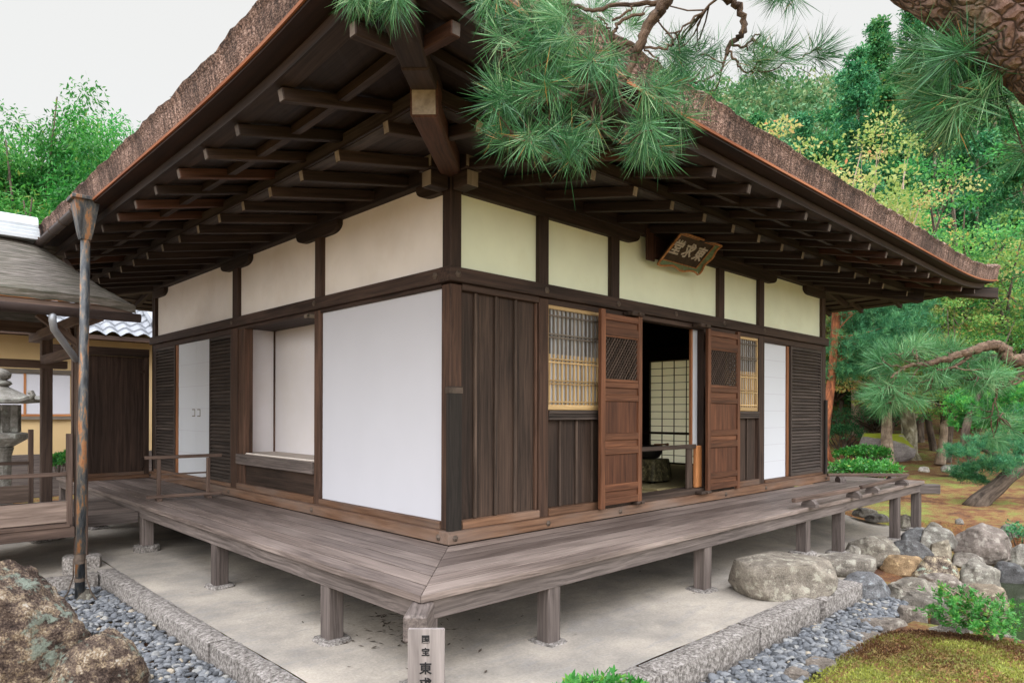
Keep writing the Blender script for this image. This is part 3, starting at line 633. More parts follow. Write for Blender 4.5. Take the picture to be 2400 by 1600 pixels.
for a0, a1 in ((4.748, 5.243), (5.247, 5.908)):
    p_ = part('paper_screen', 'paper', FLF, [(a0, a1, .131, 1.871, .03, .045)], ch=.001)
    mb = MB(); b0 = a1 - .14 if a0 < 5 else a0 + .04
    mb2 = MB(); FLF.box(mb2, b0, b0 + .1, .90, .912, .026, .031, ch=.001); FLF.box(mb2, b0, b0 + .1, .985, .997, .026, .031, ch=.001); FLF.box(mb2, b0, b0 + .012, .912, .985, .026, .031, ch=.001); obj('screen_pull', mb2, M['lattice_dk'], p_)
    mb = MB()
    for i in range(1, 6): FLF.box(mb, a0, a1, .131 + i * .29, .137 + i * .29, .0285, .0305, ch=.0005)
    obj('screen_seam_or_shadow', mb, M['white'], p_)
# --- big white panel, left wall
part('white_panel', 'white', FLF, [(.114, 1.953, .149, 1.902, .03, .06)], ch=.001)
# --- writing alcove
al = MB(); al.bx(.47, .50, 2.0, 3.95, .40, 1.96); root = obj('alcove_wall', al, M['plaster_in'], hall)
mb = MB(); mb.bx(.04, .469, 3.92, 3.95, .40, 1.96); obj('alcove_side', mb, M['plaster_in'], root); mb = MB(); mb.bx(.112, .469, 2.0, 2.03, .40, 1.96); obj('alcove_side', mb, M['plaster_in'], root)
mb = MB(); mb.bx(.452, .469, 3.903, 3.92, .49, 1.93); obj('alcove_corner_strip', mb, M['post_low'], root)
mb = MB(); mb.bx(.10, .469, 2.031, 3.92, 1.925, 1.955); obj('alcove_ceiling', mb, M['soffit'], root)
mb = MB(); mb.bx(.02, .469, 2.031, 3.92, .47, .493); obj('alcove_ledge', mb, M['ledge'], root)
part('alcove_sill', 'deck_edge', FLF, [(2.067, 3.866, .372, .486, -.02, .03)])
part('alcove_apron', 'board', FLF, [(2.067, 3.866, .156, .371, .03, .05)])
mb = MB()
for i in range(50): FLF.box(mb, 2.09 + i * .032, 2.108 + i * .032, .4935, .503, .022, .036, ch=.002)
obj('cord_edging', mb, M['plaster_w'], root)
mb = MB(); mb.bx(-.06, .10, 2.075, 2.10, 1.865, 1.90); mb.bx(-.06, -.04, 2.075, 2.16, 1.866, 1.899); obj('curtain_hook', mb, M['ends'], root)
# --- wall plates, brackets and noses
part('wall_plate', 'rafter', FR, [(-.20, W + .25, 2.722, 2.85, -.028, .13)])
mb = MB(); mb.bx(-.027, .13, -.20, -.029, 2.723, 2.849); mb.bx(-.027, .13, .131, W + .25, 2.723, 2.849); obj('wall_plate', mb, M['rafter'], hall)
for F in (FR, FLF):
    mb = MB(); F.box(mb, -.205, -.20, 2.735, 2.84, -.022, .09, ch=.001); F.box(mb, -.185, -.03, 2.605, 2.718, -.005, .105); F.box(mb, -.19, -.1855, 2.608, 2.715, -.002, .10, ch=.001, mi=1)
    mb.m[:26] = [1] * 26
    obj('beam_nose', mb, [M['rafter'], M['ends']], hall)
def bracket(F, a0, a1, r0, r1):
    """boat-shaped bracket arm under the wall plate, rounded where r is set"""
    zt, zb = 2.721, 2.615; poly = []
    for i in range(7):
        t = i / 6 * math.pi / 2
        poly.append((a0 + (.16 * (1 - math.sin(t)) if r0 else 0), zb + (.075 * (1 - math.cos(t)) if r0 else 0)) if r0 else (a0, zb))
        if not r0: break
    poly = ([(a0, zb + .075)] + [(a0 + .16 * (1 - math.cos(t)), zb + .075 * (1 - math.sin(t))) for t in np.linspace(.15, math.pi / 2, 6)]) if r0 else [(a0, zb)]
    poly += ([(a1 - .16 * (1 - math.cos(t)), zb + .075 * (1 - math.sin(t))) for t in np.linspace(math.pi / 2, .15, 6)] + [(a1, zb + .075)]) if r1 else [(a1, zb)]
    poly += [(a1, zt), (a0, zt)]
    mb = MB(); mb.prism(poly, -.012, .10, F.mat()); obj('bracket_arm', mb, M['rafter'], hall)
bracket(FR, .112, 2.36, False, True); bracket(FR, 3.2, 5.35, True, True); bracket(FR, 6.25, 6.9, True, False)
bracket(FLF, .112, .42, False, True); bracket(FLF, 1.62, 2.42, True, True); bracket(FLF, 3.55, 4.35, True, True); bracket(FLF, 6.4, 6.9, True, False)

# ---------------------------------------------------------------- eaves
def rise(t):                        # the eaves curve up towards the corners
    t = min(t, W - t)
    return .16 * max(0.0, (1.0 - t) / 2.73) ** 3
def side_xyz(side, a, o, z):        # a along the wall, o outwards
    return {0: (a, -o, z), 1: (-o, a, z), 2: (a, W + o, z), 3: (W + o, a, z)}[side]
BO, FO = .92, 1.57
def rafter(name, side, a, o0, o1, z0, z1, w, h, mat, em='ends'):
    mb = MB(); r0 = rise(a); p0 = side_xyz(side, a, o0, z0 + r0 * .4); p1 = side_xyz(side, a, o1, z1 + r0)
    mb.beam(p0, p1, w, h, ch=.005, end_mi=1); obj(name, mb, [M[mat], M[em]], hall)
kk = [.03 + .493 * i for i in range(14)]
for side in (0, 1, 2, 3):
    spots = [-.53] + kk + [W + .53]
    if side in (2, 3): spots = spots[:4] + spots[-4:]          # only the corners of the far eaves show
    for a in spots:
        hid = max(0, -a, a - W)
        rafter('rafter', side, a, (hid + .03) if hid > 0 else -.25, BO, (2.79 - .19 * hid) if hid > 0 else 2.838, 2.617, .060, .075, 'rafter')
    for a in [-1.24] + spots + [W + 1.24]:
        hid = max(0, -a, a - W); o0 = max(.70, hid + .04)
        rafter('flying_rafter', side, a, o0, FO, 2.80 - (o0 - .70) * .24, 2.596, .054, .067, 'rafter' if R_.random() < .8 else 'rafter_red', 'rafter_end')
def strip(name, mat, prof, sides=(0, 1, 2, 3), n=48, thick=True, smooth=False):
    """sweep a closed (o, z) outline round the eaves, mitred at the corners"""
    mb = MB(); k = len(prof)
    for s in sides:
        V = []; G = []; F = []
        for i in range(n + 1):
            u = i / n; u = u * u * (3 - 2 * u) * .5 + u * .5
            for (o, z, rf) in prof:
                a = -o + (W + 2 * o) * u; V.append(side_xyz(s, a, o, z + rise(a) * rf)); G.append((a + s * 17, o, z))
        for i in range(n):
            for j in range(k if thick else k - 1):
                b0 = i * k + j; b1 = i * k + (j + 1) % k; f = (b0, b1, b1 + k, b0 + k)
                F.append(f if s in (0, 3) else f[::-1])
        mb.raw(V, F, G)
    o = obj(name, mb, M[mat], hall, smooth=smooth); return o
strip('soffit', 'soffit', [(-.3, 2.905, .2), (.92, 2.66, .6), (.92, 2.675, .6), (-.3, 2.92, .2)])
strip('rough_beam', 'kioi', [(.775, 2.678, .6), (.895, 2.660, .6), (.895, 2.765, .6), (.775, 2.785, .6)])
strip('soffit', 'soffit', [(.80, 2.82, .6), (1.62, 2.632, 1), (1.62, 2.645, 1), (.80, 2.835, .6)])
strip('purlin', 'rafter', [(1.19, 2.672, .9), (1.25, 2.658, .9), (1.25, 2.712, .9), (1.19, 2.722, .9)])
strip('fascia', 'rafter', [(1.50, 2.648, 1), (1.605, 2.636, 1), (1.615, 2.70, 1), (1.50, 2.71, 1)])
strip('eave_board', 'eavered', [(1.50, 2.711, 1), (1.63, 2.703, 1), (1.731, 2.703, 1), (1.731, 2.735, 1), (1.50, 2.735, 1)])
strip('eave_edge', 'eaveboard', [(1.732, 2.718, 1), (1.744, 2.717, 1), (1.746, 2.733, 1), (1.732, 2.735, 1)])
roof = strip('bark_roof', 'bark', [(1.5, 2.742, 1), (1.738, 2.735, 1.0), (1.752, 2.80, 1.05), (1.76, 2.86, 1.1), (1.778, 2.90, 1.15), (1.755, 2.918, 1.15), (1.55, 2.965, 1.0), (1.0, 3.20, .5), (0, 3.70, .1), (-1.5, 4.75, 0), (-3.3, 6.4, 0)], n=150, thick=False, smooth=False)
for v_ in roof.data.vertices:                    # the cut bark is uneven, most of all along its upper lip
    z_ = v_.co.z + ZG
    if z_ > 2.78: q_ = .007 * math.sin(v_.co.x * 23.7 + v_.co.y * 17.3) + .006 * math.sin(v_.co.x * 51 - v_.co.y * 43) + .008 * math.sin(v_.co.x * 7.3 + v_.co.y * 9.1); v_.co.z += q_ * min(1, (z_ - 2.78) / .1)
mb = MB(); mb.bx(3.2, 3.7, 3.2, 3.7, 6.2, 6.6); obj('ridge_cap', mb, M['barktop'], hall)
# ragged top edge of the bark: many short strips of bark and moss
def fringe():
    V = []; F = []
    for s in (0, 1):
        for i in range(4000):
            a = R_.uniform(-1.75, W + 1.75); o = R_.uniform(1.64, 1.768); t = 1.15
            p = np.array(side_xyz(s, a, o, 2.898 + (1.785 - o) * .27 + rise(a) * t + R_.uniform(-.012, .004)))
            d = np.array(side_xyz(s, R_.uniform(-1, 1), R_.uniform(.1, 1.2), R_.uniform(-.7, .7))) - np.array(side_xyz(s, 0, 0, 0)); d[2] = R_.uniform(-.8, .6); d /= np.linalg.norm(d)
            w = np.array(side_xyz(s, 1, 0, 0)) - np.array(side_xyz(s, 0, 0, 0)); w = w * R_.uniform(.004, .012); w[2] += R_.uniform(-.004, .004)
            ln = R_.uniform(.005, .015); b = len(V); V += [p - w, p + w, p + d * ln + w * .5, p + d * ln - w * .5]; F.append((b, b + 1, b + 2, b + 3))
    V = np.array(V) - origin_of(hall)
    o = link('ragged_edge', np_mesh('ragged_edge', V, F, M['barktop']), hall)
fringe()
# --- hip rafters
S2 = 1 / math.sqrt(2)
for (cx, cy, dx, dy) in ((0, 0, -1, -1), (W, 0, 1, -1), (0, W, -1, 1), (W, W, 1, 1)):
    f = lambda t, z: (cx + dx * t, cy + dy * t, z)
    mb = MB(); mb.beam(f(-.3, 2.86), f(.98, 2.655), .15, .20, ch=.012, end_mi=1); obj('hip_rafter', mb, [M['rafter_red' if (dx, dy) == (-1, -1) else 'rafter'], M['ends']], hall)
    mb = MB(); mb.beam(f(.55, 2.865), f(1.20, 2.735), .14, .17, ch=.008); mb.beam(f(1.19, 2.737), f(1.72, 2.69), .138, .15, ch=.008, end_mi=1); obj('flying_hip_rafter', mb, [M['rafter'], M['rafter_end']], hall)
# eave gutter on the left side near the corridor
mb = MB(); pr = [(-math.cos(t) * .045, -math.sin(t) * .045) for t in np.linspace(0, math.pi, 9)] + [(math.cos(t) * .041, -math.sin(t) * .041) for t in np.linspace(0, math.pi, 9)]
pr = [(c, s) for c, s in pr]; V = []; F = []
ys = np.linspace(2.62, 4.9, 24)
for y in ys:
    for c, s in pr: V.append((-1.79 + c, y, 2.70 + s + rise(y) - .004 * (y - 2.6)))
k = len(pr)
for i in range(len(ys) - 1):
    for j in range(k): F.append((i * k + j, i * k + (j + 1) % k, (i + 1) * k + (j + 1) % k, (i + 1) * k + j))
mb.raw(V, F); gut = obj('eave_gutter', mb, M['guttermetal'], hall)
for y in np.linspace(2.9, 4.7, 5):
    mb2 = MB(); mb2.tube([(-1.79 + .05 * math.cos(t), y, 2.702 - .05 * math.sin(t)) for t in np.linspace(0, math.pi, 8)], .006, 5); obj('gutter_hanger', mb2, M['iron'], gut)

# ---------------------------------------------------------------- veranda
OE, OI = 1.02, .061; NBd = 6
def deck_boards():
    mb = MB(); bw = (OE - OI) / NBd
    for s in (0, 1, 2, 3):
        for i in range(NBd):
            o0 = OI + bw * i + .005; o1 = OI + bw * (i + 1) - .005; g_ = .0015
            pts = [(-o0 + g_, o0), (W + o0 - g_, o0), (W + o1 - g_, o1), (-o1 + g_, o1)]
            L_ = [side_xyz(s, a, o, 0)[:2] for a, o in pts]
            dz = R_.uniform(-.0015, .0015)
            A = np.array([(x, y, dz) for x, y in L_] + [(x, y, -.04) for x, y in L_])
            # rounded outer nosing
            G = np.array([(a, o, 0) for a, o in pts] + [(a, o, .04) for a, o in pts]) + NR.uniform(0, 40, 3)
            q = [(0, 1, 2, 3), (7, 6, 5, 4), (0, 4, 5, 1), (1, 5, 6, 2), (2, 6, 7, 3), (3, 7, 4, 0)]
            if s in (0, 3): q = [f[::-1] for f in q]
            mb.raw(A, q, G)
    return mb
deck = obj('veranda_deck', deck_boards(), M['deck'], hall)
bv = deck.modifiers.new('soft_edges', 'BEVEL'); bv.width = .004; bv.segments = 2
mb = MB()
for s_ in range(4):
    for i in range(1, NBd):
        o_ = OI + (OE - OI) / NBd * i; P4 = [side_xyz(s_, a, o, 0)[:2] for a, o in ((-o_, o_ - .006), (W + o_, o_ - .006), (W + o_, o_ + .006), (-o_, o_ + .006))]
        A = [(x, y, -.0022) for x, y in P4] + [(x, y, -.03) for x, y in P4]; q = [(0, 1, 2, 3), (7, 6, 5, 4), (0, 4, 5, 1), (1, 5, 6, 2), (2, 6, 7, 3), (3, 7, 4, 0)]; mb.raw(A, [f[::-1] for f in q] if s_ in (0, 3) else q)
obj('deck_seam', mb, M['soffit'], deck)
eb = 0.96
mb = MB(); mb.bx(-eb - .03, W + eb + .03, -eb - .03, -eb + .045, -.15, -.042); obj('veranda_beam', mb, M['deck_edge'], hall)
mb = MB(); mb.bx(-eb - .03, -eb + .045, -eb + .046, W + eb, -.149, -.042); obj('veranda_beam', mb, M['deck_edge'], hall)
mb = MB(); mb.bx(W + eb - .045, W + eb + .03, -eb + .046, W + eb, -.149, -.042); obj('veranda_beam', mb, M['deck_edge'], hall)
mb = MB(); mb.bx(-eb + .046, W + eb - .046, W + eb - .045, W + eb + .03, -.149, -.042); obj('veranda_beam', mb, M['deck_edge'], hall)
PB = [(-.93, -.93, -.50), (0.07, -.93, -.50), (1.97, -.93, -.50), (3.98, -.93, -.47), (4.93, -.93, -.60), (6.9, -.93, -.70), (7.83, -.93, -.665), (-.93, .06, -.49), (-.93, 1.94, -.49), (-.93, 3.93, -.44), (-.93, 5.9, -.49), (-.93, 7.83, -.49), (7.83, 1.0, -.6), (7.83, 3.0, -.55), (7.83, 5, -.5), (1.9, 7.83, -.5), (3.9, 7.83, -.5)]
def slab_stone(x, y, z, w, h, seed, mat='granite', parent=hall, name='base_stone'):
    r = random.Random(seed); mb = MB(); n = 14; V = []; ring = []
    for lv, (f, zz) in enumerate(((1.0, -h), (1.02, -.012), (.93, 0.0), (.6, .003))):
        for k in range(n):
            if lv == 0: ring.append(r.uniform(.9, 1.08))
            t = 2 * math.pi * k / n; q = max(abs(math.cos(t)), abs(math.sin(t))) ** -.8
            V.append((x + math.cos(t) * q * w * f * ring[k], y + math.sin(t) * q * w * f * ring[k], z + zz + r.uniform(-.003, .003)))
    F = [(i * n + k, i * n + (k + 1) % n, (i + 1) * n + (k + 1) % n, (i + 1) * n + k) for i in range(3) for k in range(n)] + [tuple(range(3 * n, 4 * n))]
    mb.raw(V, F); return obj(name, mb, M[mat], parent)
for i, (x, y, z) in enumerate(PB):
    mb = MB(); mb.bx(x - .055, x + .055, y - .055, y + .055, z - .02, -.041, ch=.006); obj('veranda_post', mb, M['deck_edge'], hall)
    slab_stone(x, y, z - .002, .115, .12, i)
for (cx, cy, dx, dy) in ((0, 0, -1, -1), (W, 0, 1, -1)):
    mb = MB(); mb.beam((cx + dx * .7, cy + dy * .7, -.115), (cx + dx * 1.155, cy + dy * 1.155, -.115), .12, .14, ch=.012, end_mi=1); obj('beam_nose', mb, [M['deck_edge'], M['deck_edge']], hall)
# ---------------------------------------------------------------- inside of the hall
mb = MB(); mb.bx(.30, W - .3, .30, .33, -.75, -.002); obj('added_underfloor_baffle', mb, M['soffit'], hall)  # made-up boards, added to block light and darken the space under the floor
mb = MB(); mb.bx(.30, .33, .331, W - .3, -.75, -.002); obj('added_underfloor_baffle', mb, M['soffit'], hall)
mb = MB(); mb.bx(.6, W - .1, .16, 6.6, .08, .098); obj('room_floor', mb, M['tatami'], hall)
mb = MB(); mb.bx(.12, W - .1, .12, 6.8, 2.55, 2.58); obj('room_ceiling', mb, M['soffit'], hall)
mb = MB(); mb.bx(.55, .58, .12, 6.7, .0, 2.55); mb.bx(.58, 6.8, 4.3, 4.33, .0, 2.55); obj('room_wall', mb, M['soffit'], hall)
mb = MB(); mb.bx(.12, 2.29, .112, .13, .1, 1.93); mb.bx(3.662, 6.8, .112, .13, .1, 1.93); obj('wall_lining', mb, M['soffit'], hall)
mb = MB(); mb.bx(W - .03, W - .02, 2.0, 2.97, .12, 1.85, ch=.001); rs = obj('rear_paper_screen', mb, M['paper_thin'], hall)
mb = MB()
for i in range(15): mb.bx(W - .045, W - .031, 2.0, 2.97, .12 + i * 1.73 / 14 - .005, .12 + i * 1.73 / 14 + .005, ch=.001)
for i in range(5): y = 2.0 + i * .238; mb.bx(W - .046, W - .0305, y - .006, y + .006, .12, 1.85, ch=.001)
obj('screen_grid', mb, M['black'], rs)
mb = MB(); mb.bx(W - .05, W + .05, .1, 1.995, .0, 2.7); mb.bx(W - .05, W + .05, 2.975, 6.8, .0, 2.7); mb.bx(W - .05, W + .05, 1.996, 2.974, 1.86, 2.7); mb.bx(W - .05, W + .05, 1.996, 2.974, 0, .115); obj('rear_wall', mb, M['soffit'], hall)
mb = MB(); mb.bx(W - .16, W - .10, .2, 6.6, 2.02, 2.09); mb.bx(W - .13, W - .08, .2, 6.6, .60, .64); obj('inner_rail', mb, M['post'], hall)
mb = MB(); mb.bx(.0, W + .05, W + .001, W + .06, .0, 2.7); obj('rear_wall', mb, M['board'], hall)
# ================================================================ things on and round the hall
def text_mesh(body, size, depth, M4, mat, parent, name='lettering', bold=0.0):
    c = bpy.data.curves.new('lettering', 'FONT'); c.body = body; c.size = size; c.extrude = depth; c.align_x = 'CENTER'; c.align_y = 'CENTER'; c.offset = bold; c.resolution_u = 3
    t = bpy.data.objects.new('lettering_curve', c); COL.objects.link(t); dg = bpy.context.evaluated_depsgraph_get(); dg.update()
    me = bpy.data.meshes.new_from_object(t.evaluated_get(dg)); bpy.data.objects.remove(t); bpy.data.curves.remove(c)
    me.transform(Matrix(M4)); me.materials.clear(); me.materials.append(mat); me.name = name
    o = link(name, me, parent); me.transform(Matrix.Translation(-Vector(origin_of(parent)))); return o
# name plaque under the eave
pq = thing('name_plaque', 'tilted name plaque with three white characters in a green and gilt frame under the eave', 'plaque', (2.93, -.06, 2.45))
PC = np.array([2.93, -.19, 2.61]); px = np.array([1, 0, 0.]); pu = np.array([0, -.725, .689]); pn = np.cross(px, pu)    # pn: out of the board
def PM(o=(0, 0, 0)):
    m = np.eye(4); m[:3, 0] = px; m[:3, 1] = pu; m[:3, 2] = pn; m[:3, 3] = PC + px * o[0] + pu * o[1] + pn * o[2]; return m
mb = MB(); mb.prism([(-.33, -.15), (.33, -.15), (.33, .15), (-.33, .15)], -.01, .004, PM(), gdir=(0, 1, 2)); obj('plaque_board', mb, M['plaquewood'], pq)
def wavy(n, ph): return [(.016 * math.sin(i / n * math.pi * 4 + ph)) for i in range(n + 1)]
def flare(side):
    mb = MB(); n = 20; V = []; F = []; wv = wavy(n, .6)
    for i in range(n + 1):
        u = i / n * 2 - 1
        if side in ('b', 't'):
            s = -1 if side == 'b' else 1; inner = (u * .33, s * .15); outer = (u * .375, s * (.185 + wv[i] * (side == 'b')))
        else:
            s = -1 if side == 'l' else 1; inner = (s * .33, u * .15); outer = (s * (.375 + wv[i] * (side == 'r')), u * .185)
        for (p, h) in ((inner, 0.006), (outer, .05), (outer, .035), (inner, -.008)):
            V.append(PC + px * p[0] + pu * p[1] + pn * h)
    fl_ = side in ('b', 'r')
    for i in range(n):
        for j in range(4):
            f = (i * 4 + j, i * 4 + (j + 1) % 4, (i + 1) * 4 + (j + 1) % 4, (i + 1) * 4 + j); F.append(f)
    mb.raw(V, F); fr = obj('frame_side', mb, M['green' if fl_ else 'plaquewood'], pq)
    mb = MB()
    mb.tube([V[i * 4 + 1] for i in range(n + 1)], .011, 6); obj('gilt_edge', mb, M['goldedge'], fr)
    mb = MB(); mb.tube([V[0] + pn * .004, V[n * 4] + pn * .004], .006, 6); obj('gilt_edge', mb, M['goldedge'], fr)
for s_ in 'btlr': flare(s_)
for ch_, x in (('堂', -.21), ('求', 0.0), ('東', .21)):
    text_mesh(ch_, .175, .003, PM((x, 0, .008)), M['plaquetext'], pq, bold=.0035)
mb = MB(); mb.bx(2.42, 2.56, -.05, -.03, 2.47, 2.78); mb.bx(2.561, 3.30, -.05, -.03, 2.50, 2.72); obj('hanging_board', mb, M['rafter_red'], pq)
mb = MB()
for x in (2.70, 3.16): mb.tube([(x, -.33, 2.72), (x, -.30, 2.80)], .008, 6)
obj('hanging_iron', mb, M['iron'], pq)

# written signboard near the corner
sg0 = on(1000, 1473, 2, .147); sdep = 2.75
sp = at(998.8, 1473.7, sdep); sh = sp[2]
sgn = thing('signboard', 'upright grey wooden signboard with black brushed characters in front of the veranda corner', 'sign', (sp[0], sp[1], -.66))
sy = -FW * math.cos(.02) + RT * math.sin(.02)        # facing the visitor
sx = np.cross(np.array([0, 0, 1.0]), sy)
sx = np.array([-sy[1], sy[0], 0]) 
wS = 86 / 1600 * sdep / 2
m4 = np.eye(4); m4[:3, 0] = sx; m4[:3, 1] = (0, 0, 1); m4[:3, 2] = sy; m4[:3, 3] = (sp[0], sp[1], 0)
mb = MB(); mb.prism([(-wS, -.66), (wS, -.66), (wS, sh - .004), (wS - .004, sh), (-wS + .004, sh), (-wS, sh - .004)], -.02, 0, m4, gdir=(1, 0, 2)); obj('board', mb, M['sign'], sgn)
def sign_ch(c, v, size, b=.0):
    m = m4.copy(); q = at(998, v, sdep); m[:3, 3] = (sp[0], sp[1], q[2]); m[:3, 3] += sy * .0015 - sx * .002; text_mesh(c, size, .0006, m, M['ink'], sgn, bold=b)
for c_, v_, s_ in (('国', 1498, .034), ('宝', 1528, .034), ('東', 1567, .051), ('求', 1603, .051), ('堂', 1640, .051)): sign_ch(c_, v_, s_, .0011)

# rusty downpipe
PX, PYy = -1.775, 2.66
pp = thing('rain_pipe', 'tall rusty painted iron rain pipe with funnel head standing in the pebbles', 'downpipe', (PX, PYy, -.64))
mb = MB(); n8 = 14; mb.tube([(PX - .03, PYy + .0, -.60), (PX - .01, PYy, .8), (PX + .004, PYy, 2.42)], [.038, .037, .036], 16); obj('pipe', mb, M['pipe'], pp, smooth=True)
mb = MB(); V = []; prof = [(.038, 2.40), (.048, 2.44), (.07, 2.58), (.09, 2.72)]
for r, z in prof:
    for sx_, sy_ in ((-1, -1), (1, -1), (1, 1), (-1, 1)): V.append((PX + r * sx_, PYy + r * sy_, z))
F = [(i * 4 + k, i * 4 + (k + 1) % 4, (i + 1) * 4 + (k + 1) % 4, (i + 1) * 4 + k) for i in range(3) for k in range(4)] + [(3, 2, 1, 0)]
mb.raw(V, F); fu = obj('funnel_head', mb, M['pipe'], pp)
mb = MB(); mb.bx(PX - .115, PX + .115, PYy - .115, PYy + .115, 2.715, 2.745); obj('funnel_rim', mb, M['pipe'], fu)
mb = MB(); mb.tube([(PX - .028, PYy, -.30), (PX - .028, PYy, -.22)], .042, 14); mb.tube([(PX - .03, PYy, -.45), (PX - .03, PYy, -.42)], .041, 14); obj('clamp', mb, M['iron'], pp)
for sx_ in (-1, 1):
    mb = MB(); c0 = np.array([PX - .03, PYy, 0]); rr = np.array([RT[0], RT[1], 0]) * sx_
    mb.tube([c0 + rr * .05 + [0, 0, -.26], c0 + rr * .055 + [0, 0, -.42], c0 + rr * .10 + [0, 0, -.55], c0 + rr * .17 + [0, 0, -.64]], .006, 6); obj('guy_wire', mb, M['iron'], pp)

# railing stand on the veranda
st = thing('barrier_stand', 'low wooden barrier stand with two thin rails on the left veranda', 'barrier', (-.54, 4.0, 0))
def stand():
    P0 = np.array([-.93, 4.02, 0]); P1 = np.array([-.15, 3.93, 0]); d = (P1 - P0) / np.linalg.norm(P1 - P0)
    mb = MB(); mb.beam(P0 + [0, 0, .47], P1 + [0, 0, .475], .035, .036); obj('top_rail', mb, M['corr'], st)
    mb = MB(); mb.beam(P0 + d * .02 + [0, 0, .048], P1 - d * -.0 + [0, 0, .048], .035, .035); obj('bottom_rail', mb, M['corr'], st)
    u0 = P0 + d * .14; u1 = P0 + d * .64; perp = np.array([-d[1], d[0], 0])
    for u in (u0, u1):
        mb = MB(); mb.beam(u + [0, 0, .066], u + [0, 0, .451], .036, .036, up=(0, 1, 0)); obj('upright', mb, M['corr'], st)
        mb = MB(); mb.beam(u - perp * .075 + [0, 0, .015], u + perp * .075 + [0, 0, .015], .05, .029); obj('foot', mb, M['corr'], st)
    for z in (.225, .285):
        mb = MB(); mb.beam(u0 + d * .018 + [0, 0, z], u1 - d * .018 + [0, 0, z], .014, .018); obj('thin_rail', mb, M['corr'], st)
stand()
# three low floor rails at the far end of the veranda
def floor_rail(p0, p1, f0, f1, label):
    p0, p1, f0, f1 = [np.array([q[0], q[1], 0.0]) for q in (p0, p1, f0, f1)]
    t = thing('floor_rail', label, 'barrier', (p0 + p1) / 2, 'low rails lying on the veranda'); d = (p1 - p0) / np.linalg.norm(p1 - p0); perp = np.array([-d[1], d[0], 0])
    mb = MB(); mb.beam(p0 + [0, 0, .10], p1 + [0, 0, .10], .045, .042, ch=.006); obj('bar', mb, M['corr'], t)
    for f in (f0, f1):
        c = p0 + d * ((f - p0) @ d); m = np.eye(4); m[:3, 0] = perp; m[:3, 1] = (0, 0, 1); m[:3, 2] = d; m[:3, 3] = c
        mb = MB(); mb.prism([(-.075, .001), (.075, .001), (.075, .035), (.055, .06), (.028, .078), (-.028, .078), (-.055, .06), (-.075, .035)], -.04, .04, m); obj('foot', mb, M['deck_edge'], t)
def zz(u, v): return on(1800 + u / 3.015, 1080 + v / 3.015, 2, .1)
floor_rail(zz(180, 278), zz(637, 193), (3.95, -.97), (5.1, -.96), 'low floor rail nearest the steps, leftmost on the right veranda')
floor_rail(zz(655, 185), zz(972, 112), (5.8, -.96), (7.03, -.93), 'low floor rail along the outer edge close to the far deck corner')
q0 = zz(420, 97); q1 = zz(992, 97)
floor_rail(q0, q1, q0 + (q1 - q0) * .16, q0 + (q1 - q0) * .8, 'low floor rail lying crosswise at the far end of the veranda')

# inside: low table under brocade, bowl and straw edging
tb = thing('altar_table', 'small low table draped with dark gold brocade inside the doorway', 'table', (4.05, 1.0, .1))
mb = MB(); mb.bx(3.89, 4.21, .86, 1.14, .36, .385); obj('table_top', mb, M['black'], tb)
for sx_ in (3.92, 4.18):
    for sy_ in (.89, 1.11): mb = MB(); mb.bx(sx_ - .02, sx_ + .02, sy_ - .02, sy_ + .02, .1, .359); obj('leg', mb, M['black'], tb)
def cloth():
    mb = MB(); n = 48; V = []; cx, cy = 4.05, 1.0
    for lv, (e, z) in enumerate(((.0, .392), (.006, .388), (.022, .30), (.035, .22), (.05, .13))):
        for k in range(n):
            t = 2 * math.pi * k / n; q = 1 / max(abs(math.cos(t)), abs(math.sin(t))); q = q ** .92
            wv = 1 + (.025 * lv) * math.sin(9 * t) ; V.append((cx + math.cos(t) * q * (.165 + e) * wv, cy + math.sin(t) * q * (.145 + e) * wv, z))
    F = [(i * n + k, i * n + (k + 1) % n, (i + 1) * n + (k + 1) % n, (i + 1) * n + k)[::-1] for i in range(4) for k in range(n)] + [tuple(range(n))]
    mb.raw(V, F); obj('brocade_cloth', mb, M['brocade'], tb, smooth=True)
cloth()
mb = MB(); mb.lathe([(.06, 0), (.12, .02), (.155, .08), (.16, .15), (.15, .17), (.14, .165), (.12, .05)], (4.0, 1.0, .393)); bowl = obj('bowl_gong', mb, M['black'], None, loc=(4.0, 1.0, .393), smooth=True); tag(bowl, 'black round bowl gong resting on the brocade table', 'gong')
mb = MB(); mb.tube([(4.0, .93, .575), (4.15, .89, .572), (4.22, .875, .571)], [.009, .010, .018], 8); ml = obj('striker', mb, M['redstile'], None, loc=(4.1, .9, .572)); tag(ml, 'small red wooden striker lying across the black gong', 'striker')
mb = MB(); mb.bx(3.25, 4.1, .38, .72, .0985, .125); mt = obj('straw_mat', mb, M['tatami'], None, loc=(3.7, .55, .1)); tag(mt, 'straw mat on the dark floor just inside the doorway', 'mat')

# ================================================================ roofed corridor, board screen, house behind, lantern
co = thing('roofed_corridor', 'roofed timber corridor with shingle roof and low board railings joining the hall at the left', 'corridor', (-3.6, 4.55, -.6))
def cb(name, mat, boxes, parent=co, **k):
    mb = MB()
    for b in boxes: mb.bx(*b, **k)
    return obj(name, mb, M[mat], parent)
YN, YF = 3.60, 5.52
for x in (-1.60, -4.2):
    cb('post', 'corr', [(x - .05, x + .05, YN - .05, YN + .05, -.41, 2.05)], ch=.008)
for x in (-1.55, -3.9):
    cb('post', 'corr', [(x - .055, x + .055, YF - .055, YF + .055, -.45, 2.05)], ch=.008)
for i, (x, y) in enumerate(((-1.6, YN), (-1.55, YF))): slab_stone(x, y, -.405, .15, .25, 40 + i, 'granite', co)
cb('floor_board', 'corr_pale', [(-7, -1.68, YN + .06 + i * .31, YN + .06 + i * .31 + .308, -.13, -.085) for i in range(6)])
